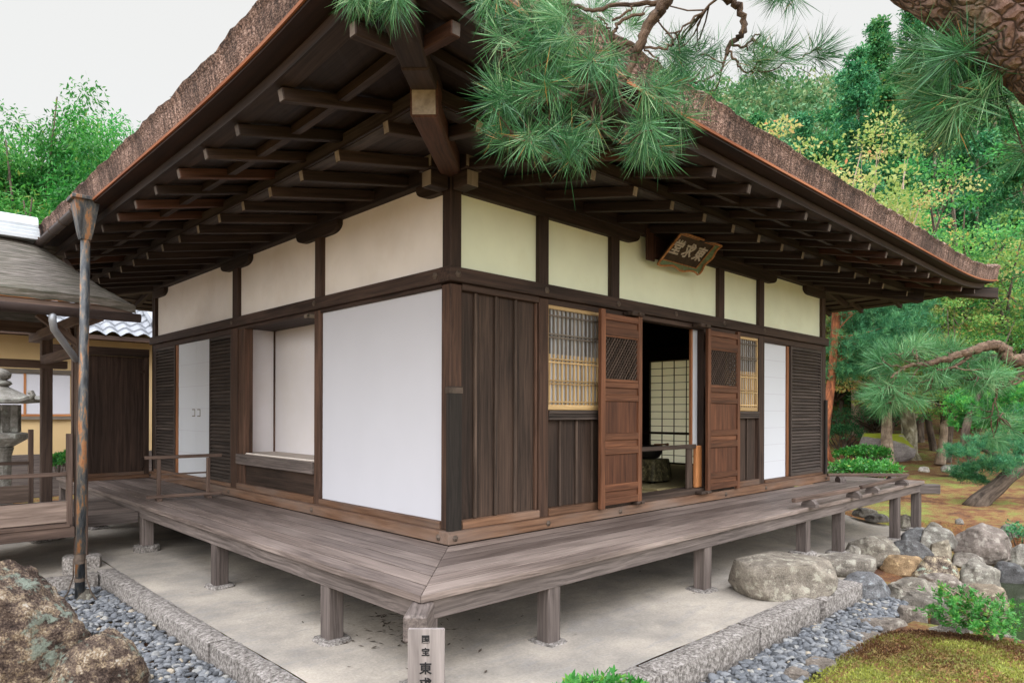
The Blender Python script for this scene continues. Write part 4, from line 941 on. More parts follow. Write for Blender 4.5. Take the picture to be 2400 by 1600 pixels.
cb('floor_board', 'deck', [(-1.675, -1.025, 4.0 + i * .302, 4.3 + i * .302, -.125, -.08) for i in range(5)])
cb('step_fascia', 'deck_edge', [(-1.60, -1.0, 3.965, 3.999, -.20, -.085)])
for y, nm in ((YN, 0), (YF, 1)):
    cb('hand_rail', 'corr', [(-7, -1.72, y - .02, y + .02, .358, .395)])
    cb('railing_board', 'corr_pale', [(-7, -1.70, y - .016, y + .016, -.075, .122)])
    cb('floor_beam', 'corr', [(-7, -1.66, y - .05, y + .05, -.215, -.118), (-7, -1.70, y - .06, y + .03, -.117, -.085)])
    cb('rail_post', 'corr', [(-1.72, -1.675, y - .035, y + .035, -.13, .755)])
    cb('eave_beam', 'corr', [(-7, -1.2, y - .05, y + .05, 1.86, 1.98)])
    cb('tie_beam', 'corr', [(-7, -1.35, y - .06, y + .06, 1.46, 1.55)]) if y == YF else None
cb('cross_beam', 'corr', [(-1.66, -1.54, YN - .55, YF + .4, 1.78, 1.88)])
cb('cross_beam', 'corr', [(-1.62, -1.56, YN + .05, YF - .05, 1.50, 1.60)])
for x in (-4.2, -1.6): mb = MB(); mb.beam((x, YN + .02, 1.55), (x, 4.05, 1.86), .07, .09, up=(1, 0, 0)); obj('brace', mb, M['corr'], co)
mb = MB(); mb.beam((-1.6, YN, 1.58), (-1.95, YN, 1.86), .06, .08, up=(0, 1, 0)); obj('brace', mb, M['corr'], co)
def corr_roof():
    mb = MB(); nx, ny = 60, 24; V = []
    for j in range(ny + 1):
        t = j / ny; y = 2.98 + t * (4.55 - 2.98); z = 1.985 + .74 * t + .03 * math.sin(t * math.pi) * -1
        xr = -1.30 - .46 * t ** 1.0
        for i in range(nx + 1):
            x = -7.5 + (xr + 7.5) * i / nx; near = max(0, 1 - (xr - x) / .35)
            V.append((x, y, z - .05 * near ** 2 + R_.uniform(-.006, .006)))
    n = nx + 1; F = [(j * n + i, j * n + i + 1, (j + 1) * n + i + 1, (j + 1) * n + i) for j in range(ny) for i in range(nx)]
    b = len(V); V2 = V + [(x, y, z - .07) for x, y, z in V]
    F += [tuple(q + b for q in f[::-1]) for f in F]
    F += [(i, b + i, b + i + 1, i + 1) for i in range(nx)] + [(j * n + nx, b + j * n + nx, b + (j + 1) * n + nx, (j + 1) * n + nx)for j in range(ny)]
    mb.raw(V2, F); return obj('shingle_roof', mb, M['shingle'], co)
crf = corr_roof()
mb = MB(); V = [(-7.5, 4.5, 2.74), (-1.76, 4.5, 2.74), (-1.4, 6.1, 1.98), (-7.5, 6.1, 1.98)]; mb.prism([(4.55, 2.73), (6.12, 1.98), (6.12, 2.05), (4.55, 2.80)], -7.5, -1.5, [[0, 0, 1, 0], [1, 0, 0, 0], [0, 1, 0, 0], [0, 0, 0, 1]]); obj('shingle_roof', mb, M['shingle'], co)
cb('eave_edge', 'orange', [(-7.5, -1.30, 2.985, 3.0, 1.912, 1.924)], crf, ch=.002)
cb('fascia', 'corr', [(-7.5, -1.32, 3.0, 3.04, 1.845, 1.911)], crf)
mb = MB()
for i in range(24): x = -7.2 + i * .245; mb.beam((x, 3.02, 1.845), (x, 4.5, 2.55), .04, .05, up=(1, 0, 0))
obj('roof_rafters', mb, M['corr'], co)
mb = MB(); mb.tube([(-7.5, 2.95, 1.835), (-1.27, 2.95, 1.82)], .04, 12); gt = obj('roof_gutter', mb, M['guttermetal'], co, smooth=True)
mb = MB(); mb.tube([(-1.95, 2.95, 1.80), (-1.95, 2.95, 1.74), (-1.93, 3.0, 1.67), (-1.72, 3.4, 1.50), (-1.66, 3.52, 1.45)], .03, 12); obj('gutter_elbow', mb, M['zinc'], gt, smooth=True)
mb = MB(); mb.tube([(-2.05, YF + .3, 1.5), (-2.06, YF + .2, 1.40), (-2.11, YF + .1, 1.28), (-2.13, YF + .06, 1.15), (-2.13, YF + .05, -.4)], .035, 12); obj('drain_pipe', mb, M['black'], co, smooth=True)
rc = MB()
for z, w, h in ((2.70, .34, .045), (2.745, .30, .04), (2.785, .26, .04)): rc.bx(-7.5, -1.80, 4.55 - w / 2, 4.55 + w / 2, z, z + h - .002)
rcap = obj('ridge_course', rc, M['whitemetal'], co)
mb = MB()
for i in range(6): mb.tube([(-7.5 + i * .95, 4.55, 2.86), (-7.5 + i * .95 + .945, 4.55, 2.86)], .10, 14)
obj('ridge_cap', mb, M['whitemetal'], rcap)
# dark board screen closing the end of the left veranda
bs = thing('board_screen', 'tall dark wooden board screen across the far end of the left veranda', 'screen', (-.5, 6.92, 0))
mb = MB(); mb.bx(-.95, -.125, 6.91, 6.94, .10, 1.74); obj('board', mb, M['board'], bs)
bs.children[0].data.materials[0] = M['post']
mb = MB(); mb.bx(-1.28, -.06, 6.87, 6.97, 1.745, 1.86); obj('top_rail', mb, M['post'], bs)
mb = MB(); mb.bx(-1.02, -.062, 6.86, 6.98, .002, .055); mb.bx(-.95, -.125, 6.88, 6.96, .056, .099); obj('bottom_rail', mb, M['sill'], bs)
for x in (-.094, -.985): mb = MB(); mb.bx(x - .032, x + .032, 6.87, 6.97, .056, 1.742 if x > -.5 else 1.744); obj('upright', mb, M['post'], bs)
mb = MB(); mb.bx(-.17, -.13, 6.86, 6.90, .15, .30); mb.bx(-.17, -.13, 6.86, 6.90, 1.52, 1.56); obj('latch', mb, M['post'], bs)
mb = MB(); mb.bx(-1.02, -.9, 6.88, 6.96, 1.862, 2.35); obj('upright', mb, M['post'], bs)

# plastered house beyond the corridor
hs = thing('plastered_house', 'ochre plastered house with paper windows and grey tiled roof behind the corridor', 'house', (-2, 11.6, -.7))
HY = 11.5
def hbx(name, mat, boxes, parent=hs):
    mb = MB()
    for b in boxes: mb.bx(*b)
    return obj(name, mb, M[mat], parent)
hbx('wall', 'ochre', [(-12, 2.2, HY, HY + 3.5, .05, 2.75)])
hbx('base_board', 'deck_edge', [(-12, 2.2, HY - .04, HY - .001, -.7, .15)])
hbx('corner_post', 'post', [(2.2, 2.34, HY - .02, HY + .12, -.7, 2.75)])
for x0, x1 in ((-8.4, -5.2), (-3.2, -.12)):
    wn = hbx('window', 'lattice_dk', [(x0, x1, HY - .06, HY - .001, 1.66, 1.74), (x0, x1, HY - .06, HY - .001, .80, .86)])
    hbx('sill', 'orange', [(x0, x1, HY - .065, HY - .005, .861, .90)], wn); hbx('pane', 'white', [(x0 + .02, x1 - .02, HY - .03, HY - .004, .901, 1.659)], wn)
    [hbx('mullion', 'orange', [(x0 + (x1 - x0) * k - .02, x0 + (x1 - x0) * k + .02, HY - .045, HY - .031, .902, 1.658)], wn) for k in (.25, .5, .76)]
def tiled(x0, x1, ye, ze, yr, zr, parent, name='tiled_roof'):
    V = []; F = []; nx = int((x1 - x0) / .05); rows = 14
    for r in range(rows):
        for e in (0, 1):
            t = (r + e) / rows; y = ye + (yr - ye) * t; z = ze + (zr - ze) * t + (.035 if e == 0 else 0)
            for i in range(nx + 1):
                u = (i / nx * (x1 - x0) / .27) % 1; w = .03 * math.cos(u * 2 * math.pi) - (.02 if .44 < u < .56 else 0)
                V.append((x0 + (x1 - x0) * i / nx, y, z + w))
    n = nx + 1
    for r in range(2 * rows - 1):
        for i in range(nx): F.append((r * n + i, r * n + i + 1, (r + 1) * n + i + 1, (r + 1) * n + i))
    mb = MB(); mb.raw(V, F); return obj(name, mb, M['tile'], parent)
rf = tiled(-12, 1.55, HY - .75, 2.42, HY + 2.2, 4.2, hs)
hbx('eave_fascia', 'post', [(-12, 1.5, HY - .72, HY - .66, 2.32, 2.40)], hs); hbx('soffit', 'post', [(-12, 1.5, HY - .66, HY + .0, 2.36, 2.40)], hs)
mb = MB(); mb.tube([(1.5, HY - .85, 2.40), (1.5, HY + 2.2, 4.30)], .12, 8)
mb.tube([(1.25, HY - .5, 2.72), (1.25, HY + 2.2, 4.35)], .10, 8); obj('hip_ridge', mb, M['tile'], hs)
# small tiled gate roof further right of the house, half hidden by the hall
gh = thing('tiled_roof_wing', 'small grey tiled roof wing seen low between the house and the hall', 'roof wing', (1.5, 14, -.7))
tiled(.9, 4.2, 12.6, 2.0, 14.2, 2.9, gh); hbx('wall', 'post', [(1.2, 4.0, 13.2, 14.0, -.7, 2.2)], gh)

# stone lantern
lp = at(-2, 1108, 9.6); LX, LY = lp[0], lp[1]
ln = thing('stone_lantern', 'weathered grey stone lantern with curled roof behind the corridor railing', 'lantern', (LX, LY, -.65))
def zv(v): return at(0, v, 9.6)[2]
mb = MB(); mb.lathe([(.36, -.0), (.36, .14), (.30, .18), (.18, .22)], (LX, LY, -.65), 24); obj('base', mb, M['lantern'], ln)
mb = MB(); mb.lathe([(.16, -.46), (.13, -.2), (.13, zv(1070)), (.16, zv(1048))], (LX, LY, 0), 16); obj('shaft', mb, M['lantern'], ln)
mb = MB(); mb.lathe([(.15, zv(1047)), (.30, zv(1030)), (.335, zv(1026)), (.335, zv(1016)), (.30, zv(1014)), (.26, zv(1013))], (LX, LY, 0), sides=8); obj('platform', mb, M['lantern'], ln)
mb = MB(); h0, h1 = zv(1012), zv(948)
for k in range(6):
    t = math.pi / 3 * k + .2; mb.bx(LX + math.cos(t) * .2 - .04, LX + math.cos(t) * .2 + .04, LY + math.sin(t) * .2 - .04, LY + math.sin(t) * .2 + .04, h0, h1)
mb.lathe([(.235, h0), (.235, h0 + .09)], (LX, LY, 0), sides=6); mb.lathe([(.235, h1 - .08), (.235, h1)], (LX, LY, 0), sides=6); mb.lathe([(.21, h0 + .09), (.21, h1 - .08)], (LX, LY, 0), sides=6); obj('fire_box', mb, M['lantern'], ln)
mb = MB(); V = []; F = []; n = 48; prof = [(.30, zv(945)), (.43, zv(943)), (.43, zv(936)), (.30, zv(925)), (.16, zv(912)), (.09, zv(905))]
for i, (r, z) in enumerate(prof):
    for k in range(n):
        t = 2 * math.pi * k / n; c = abs(math.cos(3 * t - .3)) ** 6; V.append((LX + math.cos(t) * (r + (.06 * c if i in (1, 2) else 0)), LY + math.sin(t) * (r + (.06 * c if i in (1, 2) else 0)), z + (.06 * c if i in (1, 2) else 0)))
F = [(i * n + k, i * n + (k + 1) % n, (i + 1) * n + (k + 1) % n, (i + 1) * n + k) for i in range(5) for k in range(n)] + [tuple(range(n))[::-1], tuple(range(5 * n, 6 * n))]
mb.raw(V, F); rfl = obj('roof_cap', mb, M['lantern'], ln)
mb = MB()
for k in range(6):
    t = math.pi / 3 * k + .1; e = np.array([math.cos(t), math.sin(t), 0]); c = np.array([LX, LY, zv(930)])
    mb.tube([c + e * .40 + [0, 0, -.02], c + e * .47 + [0, 0, -.01], c + e * .51 + [0, 0, .03], c + e * .49 + [0, 0, .065], c + e * .455 + [0, 0, .06]], .032, 8)
obj('roof_curl', mb, M['lantern'], rfl)
mb = MB(); mb.lathe([(.10, zv(905)), (.14, zv(899)), (.12, zv(893)), (.08, zv(890)), (.12, zv(885)), (.13, zv(876)), (.09, zv(868)), (.01, zv(862))], (LX, LY, 0), 20); obj('finial', mb, M['lantern'], ln, smooth=True)
ln.scale = (1.08, 1.08, 1.0)
# ================================================================ ground, water, stones
POND = np.array([(3.25, -2.98), (3.75, -2.80), (4.2, -2.68), (5.1, -2.48), (6.2, -2.15), (7.6, -2.25), (9.5, -3.0), (11.5, -4.6), (10, -9), (4, -9), (2.3, -6), (2.75, -3.7)])
def sd_poly(X, Y, P):
    d = np.full(X.shape, 1e9); s = np.zeros(X.shape, bool); n = len(P)
    for i in range(n):
        ax, ay = P[i]; bx, by = P[(i + 1) % n]; ex, ey = bx - ax, by - ay
        t = np.clip(((X - ax) * ex + (Y - ay) * ey) / (ex * ex + ey * ey), 0, 1)
        d = np.minimum(d, np.hypot(X - ax - t * ex, Y - ay - t * ey))
        c = ((ay > Y) != (by > Y)) & (X < (bx - ax) * (Y - ay) / (by - ay + 1e-12) + ax); s ^= c
    return np.where(s, -d, d)
def smooth(t): t = np.clip(t, 0, 1); return t * t * (3 - 2 * t)
def fbm(X, Y, f=1.0, seed=0):
    r = np.random.default_rng(seed); z = np.zeros(np.shape(X))
    for k in range(5):
        a = r.uniform(0, 6.28, 4); w = f * 1.9 ** k
        z = z + (np.sin(X * w * math.cos(a[0]) + Y * w * math.sin(a[0]) + a[1]) * np.sin(X * w * math.cos(a[2]) - Y * w * math.sin(a[2]) + a[3])) * .55 ** k
    return z
def H(X, Y):
    X = np.asarray(X, float); Y = np.asarray(Y, float)
    d = (X - CAM[0]) * FW[0] + (Y - CAM[1]) * FW[1]; r = (X - CAM[0]) * RT[0] + (Y - CAM[1]) * RT[1]
    z = -.66 + .02 * fbm(X, Y, 1.1, 3)
    z = z + .14 * smooth((X - 8) / 6) * (Y < 9)                                       # garden beyond the pond a little higher
    z = z + .13 * np.exp(-(((X - 1.75) / .75) ** 2 + ((Y + 2.85) / .5) ** 2))          # moss bank
    lat = smooth((r / np.maximum(d, 1) + .10) / .45) * .9 + .1
    z = z + 32 * smooth((d - 24) / 58) * lat + .9 * smooth((d - 17) / 8) * smooth((r - 2) / 6)
    p = sd_poly(X, Y, POND); z = np.where(p < .35, z + (-1.35 - z) * smooth((.30 - p) / .75), z)
    z = np.where((X > -2.9) & (X < 3.5) & (Y > -2.22) & (Y < 3.2), np.minimum(z, -.74), z)
    z = np.where((X > 2.9) & (X < 8) & (Y > -3.2) & (Y < -.6) & (p < 1.25), z - .22 * smooth((1.25 - p) / .5), z)
    inside = (X > -1.75) & (X < 8.6) & (Y > -1.7) & (Y < 8.6)
    return np.where(inside, np.minimum(z, -.80), z)
def Hs(x, y): return float(H(np.array([x]), np.array([y]))[0])
def grid(xs, ys, fn):
    X, Y = np.meshgrid(xs, ys); Z = fn(X, Y); V = np.stack([X.ravel(), Y.ravel(), Z.ravel()], 1); nx = len(xs)
    i = np.arange(len(xs) - 1)[None, :] + nx * np.arange(len(ys) - 1)[:, None]; i = i.ravel()
    return V, np.stack([i, i + 1, i + nx + 1, i + nx], 1)
xs = np.concatenate([np.linspace(-400, -60, 12), np.arange(-55, -8, 2.5), np.arange(-7.5, 14, .11), np.arange(14, 60, 1.2), np.linspace(62, 400, 14)])
ys = np.concatenate([np.linspace(-400, -60, 10), np.arange(-55, -9, 3), np.arange(-8, 9.5, .11), np.arange(10, 90, 1.5), np.linspace(92, 400, 12)])
V, F = grid(xs, ys, H); kind(link('ground', np_mesh('ground', V, F, M['moss'], smooth=True)), 'structure', 'moss covered garden ground')
def HT(X, Y):
    z = -.508 + .006 * fbm(X, Y, 1.6, 5); z = z - .21 * smooth((X - 3.9) / 1.6) * smooth((1.2 - Y) / 2.0)
    z = z - .30 * smooth((X - 8.0) / .6) - .60 * smooth((-1.15 - Y) / .42) * smooth((X - 3.15) / .25)
    z = z + .05 * smooth((Y + .3) / 1.5) * smooth((X - .2) / 1.0)
    return z
V, F = grid(np.concatenate([[-1.392], np.arange(-1.3, 8.65, .1)]), np.concatenate([[-1.582], np.arange(-1.5, 8.6, .1)]), HT); kind(link('bare_ground', np_mesh('bare_ground', V, F, M['tataki'], smooth=True)), 'structure', 'pale trodden earth under the veranda')
V, F = grid(np.linspace(2.0, 14, 40), np.linspace(-10, -1.7, 30), lambda X, Y: X * 0 - .97); kind(link('pond_water', np_mesh('pond_water', V, F, M['water'], smooth=True)), 'structure', 'dark greenish pond water')

V, F = grid(np.linspace(-9, -1.393, 40), np.linspace(3.265, 11.45, 40), lambda X, Y: -.512 - .065 * smooth((-1.40 - X) / .6) + .010 * fbm(X, Y, 1.5, 6) * smooth((-1.40 - X) / .4)); kind(link('bare_earth', np_mesh('bare_earth', V, F, M['tataki'], smooth=True)), 'structure', 'bare earth under the corridor')
# kerb stones
def kerb(x0, x1, y0, y1, zt, zb, seed, label, name='kerb_stone'):
    r = np.random.default_rng(seed); nx = max(2, int((x1 - x0) / .05)); ny = max(2, int((y1 - y0) / .05)); nz = 3; V = []; F = []
    mb = MB(); idx = {}
    def vid(i, j, k):
        if (i, j, k) not in idx:
            e = (i in (0, nx)) + (j in (0, ny)) + (k == nz); p = np.array([x0 + (x1 - x0) * i / nx, y0 + (y1 - y0) * j / ny, zb + (zt - zb) * k / nz])
            if e >= 2:
                c = np.array([(x0 + x1) / 2, (y0 + y1) / 2, p[2]]); s = np.sign(c - p); p = p + np.array([s[0] * (i in (0, nx)), s[1] * (j in (0, ny)), -1.0 * (k == nz)]) * .010
            idx[(i, j, k)] = len(V); V.append(p + r.normal(0, .0022, 3))
        return idx[(i, j, k)]
    for i in range(nx):
        for j in range(ny): F.append((vid(i, j, nz), vid(i + 1, j, nz), vid(i + 1, j + 1, nz), vid(i, j + 1, nz)))
    for k in range(nz):
        for i in range(nx):
            F.append((vid(i, 0, k), vid(i + 1, 0, k), vid(i + 1, 0, k + 1), vid(i, 0, k + 1))); F.append((vid(i + 1, ny, k), vid(i, ny, k), vid(i, ny, k + 1), vid(i + 1, ny, k + 1)))
        for j in range(ny):
            F.append((vid(0, j + 1, k), vid(0, j, k), vid(0, j, k + 1), vid(0, j + 1, k + 1))); F.append((vid(nx, j, k), vid(nx, j + 1, k), vid(nx, j + 1, k + 1), vid(nx, j, k + 1)))
    mb.raw(V, F); o = obj(name, mb, M['granite'], None, loc=((x0 + x1) / 2, (y0 + y1) / 2, zb), smooth=False); return tag(o, label, 'kerb', 'granite kerb stones')
KZ = -.494
kerb(-1.55, -1.385, 2.52, 3.28, KZ, -.8, 1, 'short granite kerb stone at the left, behind the rusty rain pipe')
kerb(-1.553, -1.387, .52, 2.512, KZ - .002, -.8, 2, 'long granite kerb stone of the left row, between rain pipe and boulder')
kerb(-1.55, -1.385, -1.56, .512, KZ, -.8, 3, 'granite kerb stone of the left row nearest the signboard')
kerb(-3.6, -1.556, 3.10, 3.27, KZ - .003, -.8, 4, 'granite kerb stone running left behind the rain pipe to the corridor')
kerb(-1.55, .122, -1.77, -1.567, KZ, -.8, 5, 'granite kerb stone of the right row behind the signboard')
kerb(.13, 1.30, -1.772, -1.575, KZ - .003, -.8, 6, 'granite kerb stone of the right row just beyond the green bush')
kerb(1.308, 2.32, -1.775, -1.575, KZ, -.8, 7, 'granite kerb stone of the right row in front of the big stepping stone')
kerb(2.328, 3.15, -1.81, -1.575, KZ + .002, -.8, 8, 'last granite kerb stone at the pond end of the right row')

# rocks
ICO = {}
def ico(sub):
    if sub not in ICO:
        import bmesh
        b = bmesh.new(); bmesh.ops.create_icosphere(b, subdivisions=sub, radius=1.0); b.verts.ensure_lookup_table()
        ICO[sub] = (np.array([v.co[:] for v in b.verts]), np.array([[v.index for v in f.verts] for f in b.faces])); b.free()
    return ICO[sub]
def vnoise(P, f, seed, octs=5, gain=.55):
    r = np.random.default_rng(seed); s = np.zeros(len(P)); a = 1.0; tot = 0
    for k in range(octs):
        n = 0
        for j in range(3):
            d = r.normal(size=3); d /= np.linalg.norm(d); n = n + np.sin(P @ d * f + r.uniform(0, 6.28) + 1.3 * np.sin(P @ np.roll(d, 1) * f * .7 + r.uniform(0, 6.28)))
        s += a * n / 3; tot += a; a *= gain; f *= 2.1
    return s / tot
def rock_mesh(name, size, seed, mat, facets=9, rough=.12, sub=4, flat_top=None, rot=0.0):
    V, F = ico(sub); r = np.random.default_rng(seed); e = .62; Vb = np.sign(V) * np.abs(V) ** e; a_ = r.uniform(-.35, .35); Vb = Vb @ np.array([[math.cos(a_), math.sin(a_), 0], [-math.sin(a_), math.cos(a_), 0], [0, 0, 1]]); P = Vb.copy()
    for i in range(facets + 5):                                 # chop by planes: a broken, angular outline
        d = r.normal(size=3); d[2] = abs(d[2]) * .8; d /= np.linalg.norm(d); h = r.uniform(.68, .95); e = P @ d - h; P = P - np.outer(np.clip(e, 0, None), d) * .97
    if flat_top is not None: P[:, 2] = np.where(P[:, 2] > flat_top, flat_top + (P[:, 2] - flat_top) * .12, P[:, 2])
    n = V / np.linalg.norm(V, axis=1)[:, None]
    P = P + n * (vnoise(V, 2.2, seed, 3) * rough * 1.3 + vnoise(V, 6.0, seed + 1, 4, .6) * rough * .6 - np.abs(vnoise(V, 3.3, seed + 2, 4, .6)) * rough * .9)[:, None]
    ext = (P.max(0) - P.min(0)) / 2; P = (P - (P.max(0) + P.min(0)) / 2) / ext * np.array(size) / 2
    c, s_ = math.cos(rot), math.sin(rot); P = P @ np.array([[c, s_, 0], [-s_, c, 0], [0, 0, 1]])
    return np_mesh(name, P, F, mat, smooth=(sub >= 4))
def rock(name, label, box, zb, mat='rock', depth=.8, col=(1, 1, 1), seed=1, group='rocks along the pond edge', facets=12, rough=.14, sub=4, sink=.25, flat_top=None, cat='rock', dd=None):
    """box: left, right, top, foot in photo pixels; zb: the height of its foot"""
    u0, u1, v0, v1 = box; um = (u0 + u1) / 2
    p = on(um, v1, 2, zb); d0 = (p - CAM) @ FW if dd is None else dd
    p = at(um, v1, d0); w = (u1 - u0) / FPX * d0; dp = w * depth; d = d0 + dp * .35; w = (u1 - u0) / FPX * d
    ztop = at(um, v0, d)[2]; zbot = p[2]; h = (ztop - zbot) * (1 + sink)
    c = at(um, v1, d); c[2] = ztop - h / 2
    o = link(name, rock_mesh(name, (w, dp, h), seed, M[mat], facets, rough, sub, flat_top, -YAW), None, c)
    o.color = (*col, 1); return tag(o, label, cat, group)
g5 = lambda a, b, c, d: (1800 + a / 3.015, 1800 + b / 3.015, 1080 + c / 3.015, 1080 + d / 3.015)
rock('stepping_stone', 'big flat-topped stepping stone beside the right kerb', (1712, 1946, 1302, 1399), -.5, depth=.8, col=(.80, .74, .66), seed=21, group=None, facets=3, rough=.06, flat_top=.30, cat='stepping stone', sub=5)
rock('flat_stone', 'pale flat slab behind the stepping stone under the veranda edge', g5(300, 740, 665, 805), -.56, depth=.7, col=(.80, .75, .69), seed=22, group=None, facets=3, rough=.05, flat_top=.25, cat='stone')
SL = [
 ('lichen covered small upright rock beside a veranda post', (545, 655, 588, 705), -.70, dict(col=(.9, .88, .82), seed=31)),
 ('layered grey rock below the right veranda', (556, 932, 518, 725), -.74, dict(col=(.62, .58, .52), seed=32)),
 ('smooth dark grey rock under the far veranda post', (845, 1132, 548, 678), -.73, dict(col=(.36, .37, .40), seed=33, rough=.06)),
 ('thin slate-dark rock left of a pale boulder under the deck corner', (940, 1140, 470, 585), -.70, dict(col=(.40, .42, .46), seed=34, rough=.06)),
 ('pale grey rock behind the dark slate one under the deck corner', (1040, 1322, 462, 610), -.72, dict(col=(.75, .74, .70), seed=35)),
 ('squarish cream rock right of the smooth dark rock', (1138, 1312, 552, 690), -.78, dict(col=(.92, .84, .70), seed=36)),
 ('orange-tan low rock among grey ones', (815, 1105, 662, 800), -.80, dict(col=(1.0, .72, .44), seed=37, rough=.09)),
 ('rough white-lichened rock behind the pale split rock', (1015, 1352, 665, 860), -.84, dict(mat='rock_lichen', col=(1.6, 1.75, 1.7), seed=38, rough=.16)),
 ('pale split rock in front of the white-lichened one', (1075, 1372, 782, 948), -.90, dict(col=(.80, .73, .68), seed=39)),
 ('large spotted rock at the water under the big boulder', (1335, 1635, 698, 905), -.92, dict(col=(.80, .78, .72), seed=40, rough=.16)),
 ('biggest brownish boulder beyond the pond rocks', (1338, 1735, 446, 695), -.80, dict(col=(.62, .55, .52), seed=41, sub=5)),
 ('boulder directly right of the biggest brownish boulder', (1618, 1785, 438, 570), -.75, dict(col=(.60, .57, .52), seed=42)),
 ('dark slab standing in the pond at the right edge', (1588, 1830, 705, 862), -.97, dict(col=(.30, .31, .34), seed=43, rough=.05)),
 ('low grey rock between the cream rock and the pond', (1300, 1525, 640, 752), -.88, dict(col=(.78, .74, .70), seed=44)),
 ('blue-grey angular rock at the end of the right kerb', (485, 862, 780, 972), -.68, dict(col=(.58, .62, .70), seed=45, rough=.07, facets=14)),
 ('large grey cracked rock right of the blue-grey angular rock', (786, 1222, 828, 1025), -.72, dict(col=(.66, .62, .56), seed=46, sub=5)),
 ('low dark rock leaning on the large cracked rock above the pebbles', (892, 1230, 925, 1075), -.74, dict(col=(.52, .49, .45), seed=47)),
 ('wet brownish rock at the water edge', (1365, 1695, 868, 1048), -.97, dict(col=(.72, .62, .50), seed=48)),
 ('stained rock behind the small pine sapling', (1180, 1420, 1050, 1185), -.80, dict(col=(.66, .62, .58), seed=49)),
 ('small rock under the far deck post', (610, 765, 325, 392), -.60, dict(col=(.72, .68, .62), seed=50)),
 ('flat grey rock behind the deck posts', (690, 862, 368, 425), -.64, dict(col=(.6, .58, .56), seed=51)),
 ('small mottled rock between the two far deck posts', (925, 1040, 372, 462), -.66, dict(col=(.66, .63, .56), seed=52)),
 ('small dark-spotted rock right of the last deck post', (1105, 1228, 428, 500), -.66, dict(col=(.66, .64, .58), seed=53)),
 ('small rock on the moss above the biggest boulder', (1322, 1380, 403, 442), -.62, dict(col=(.62, .6, .58), seed=54, sub=3)),
 ('upper speckled rock at the right picture edge', (1700, 1860, 580, 735), -.88, dict(col=(.74, .73, .68), seed=55)),
]
for lb, b, zb, kw in SL:
    rock('rock', lb, g5(*b), zb, **kw)
for lb, b, zb, kw in [
 ('flat bordering stone of the pebble strip nearest the cracked rock', (885, 1115, 1022, 1160), -.70, dict(seed=61)),
 ('second flat bordering stone of the pebble strip, counted from the cracked rock', (640, 975, 1118, 1225), -.69, dict(seed=62)),
 ('third flat bordering stone of the pebble strip, beside brown moss', (575, 870, 1205, 1305), -.69, dict(seed=63)),
 ('fourth flat bordering stone of the pebble strip, in the middle of the row', (450, 690, 1278, 1362), -.69, dict(seed=64)),
 ('fifth flat bordering stone of the pebble strip', (335, 600, 1348, 1432), -.69, dict(seed=65)),
 ('sixth flat bordering stone of the pebble strip', (235, 490, 1400, 1520), -.69, dict(seed=66)),
 ('flat bordering stone of the pebble strip nearest the viewer', (75, 310, 1462, 1600), -.69, dict(seed=67))]:
    rock('border_stone', lb, g5(*b), zb, depth=.8, col=(.70, .63, .58), group='flat stones bordering the pebbles', facets=6, rough=.08, flat_top=.45, cat='stone', sink=1.2, **kw)
rock('rock_slab', 'long layered rock slab sloping down to the pond behind the moss bank', g5(1060, 1500, 1140, 1300), -.72, depth=.5, col=(.80, .76, .70), seed=71, group=None, rough=.09, sub=5, cat='rock')
rock('rock_slab', 'layered rock at the pond under the pine sapling', g5(1450, 1850, 1190, 1400), -.82, depth=.5, col=(.74, .70, .64), seed=72, group=None, rough=.1, sub=5, cat='rock')
# big lichen boulder at the left, in two humps, and a flat stone in front
def big_boulder():
    u0, u1, v0, v1 = -90, 240, 1286, 1660
    V, F = ico(6)
    def hump(c, s, seed, rough):
        P = V.copy(); r = np.random.default_rng(seed)
        for i in range(9):
            d = r.normal(size=3); d[2] = abs(d[2]) * .6; d /= np.linalg.norm(d); e = P @ d - r.uniform(.7, .92); P = P - np.outer(np.clip(e, 0, None), d) * .8
        n = V; P = P + n * (vnoise(V, 2.0, seed, 3) * rough + vnoise(V, 6.5, seed + 1, 4, .65) * rough * .6 + np.abs(vnoise(V, 22, seed + 2, 3)) * rough * -.35)[:, None]
        return P * np.array(s) + np.array(c)
    d = 3.05; c1 = at(28, 1530, d); P1 = hump((0, 0, 0), (.335, .30, .45), 81, .16); d2 = 3.0; c2 = at(222, 1600, d2) - c1; P2 = hump(c2, (.20, .20, .235), 84, .16)
    me = np_mesh('boulder', np.concatenate([P1, P2]), np.concatenate([F, F + len(P1)]), M['rock_lichen'], smooth=True); o = link('boulder', me, None, c1)
    tag(o, 'big brown boulder with white and orange lichen at the lower left corner', 'boulder')
big_boulder()
rock('flat_stone', 'flat pale stone lying in the pebbles in front of the big lichen boulder', (130, 360, 1566, 1640), -.64, depth=.7, col=(.8, .74, .68), seed=91, group=None, flat_top=.4, cat='stone')
rock('rock', 'small dark rock at the foot of the rusty rain pipe', (172, 222, 1380, 1418), -.64, depth=1.0, col=(.4, .38, .34), seed=92, group=None, sub=3)

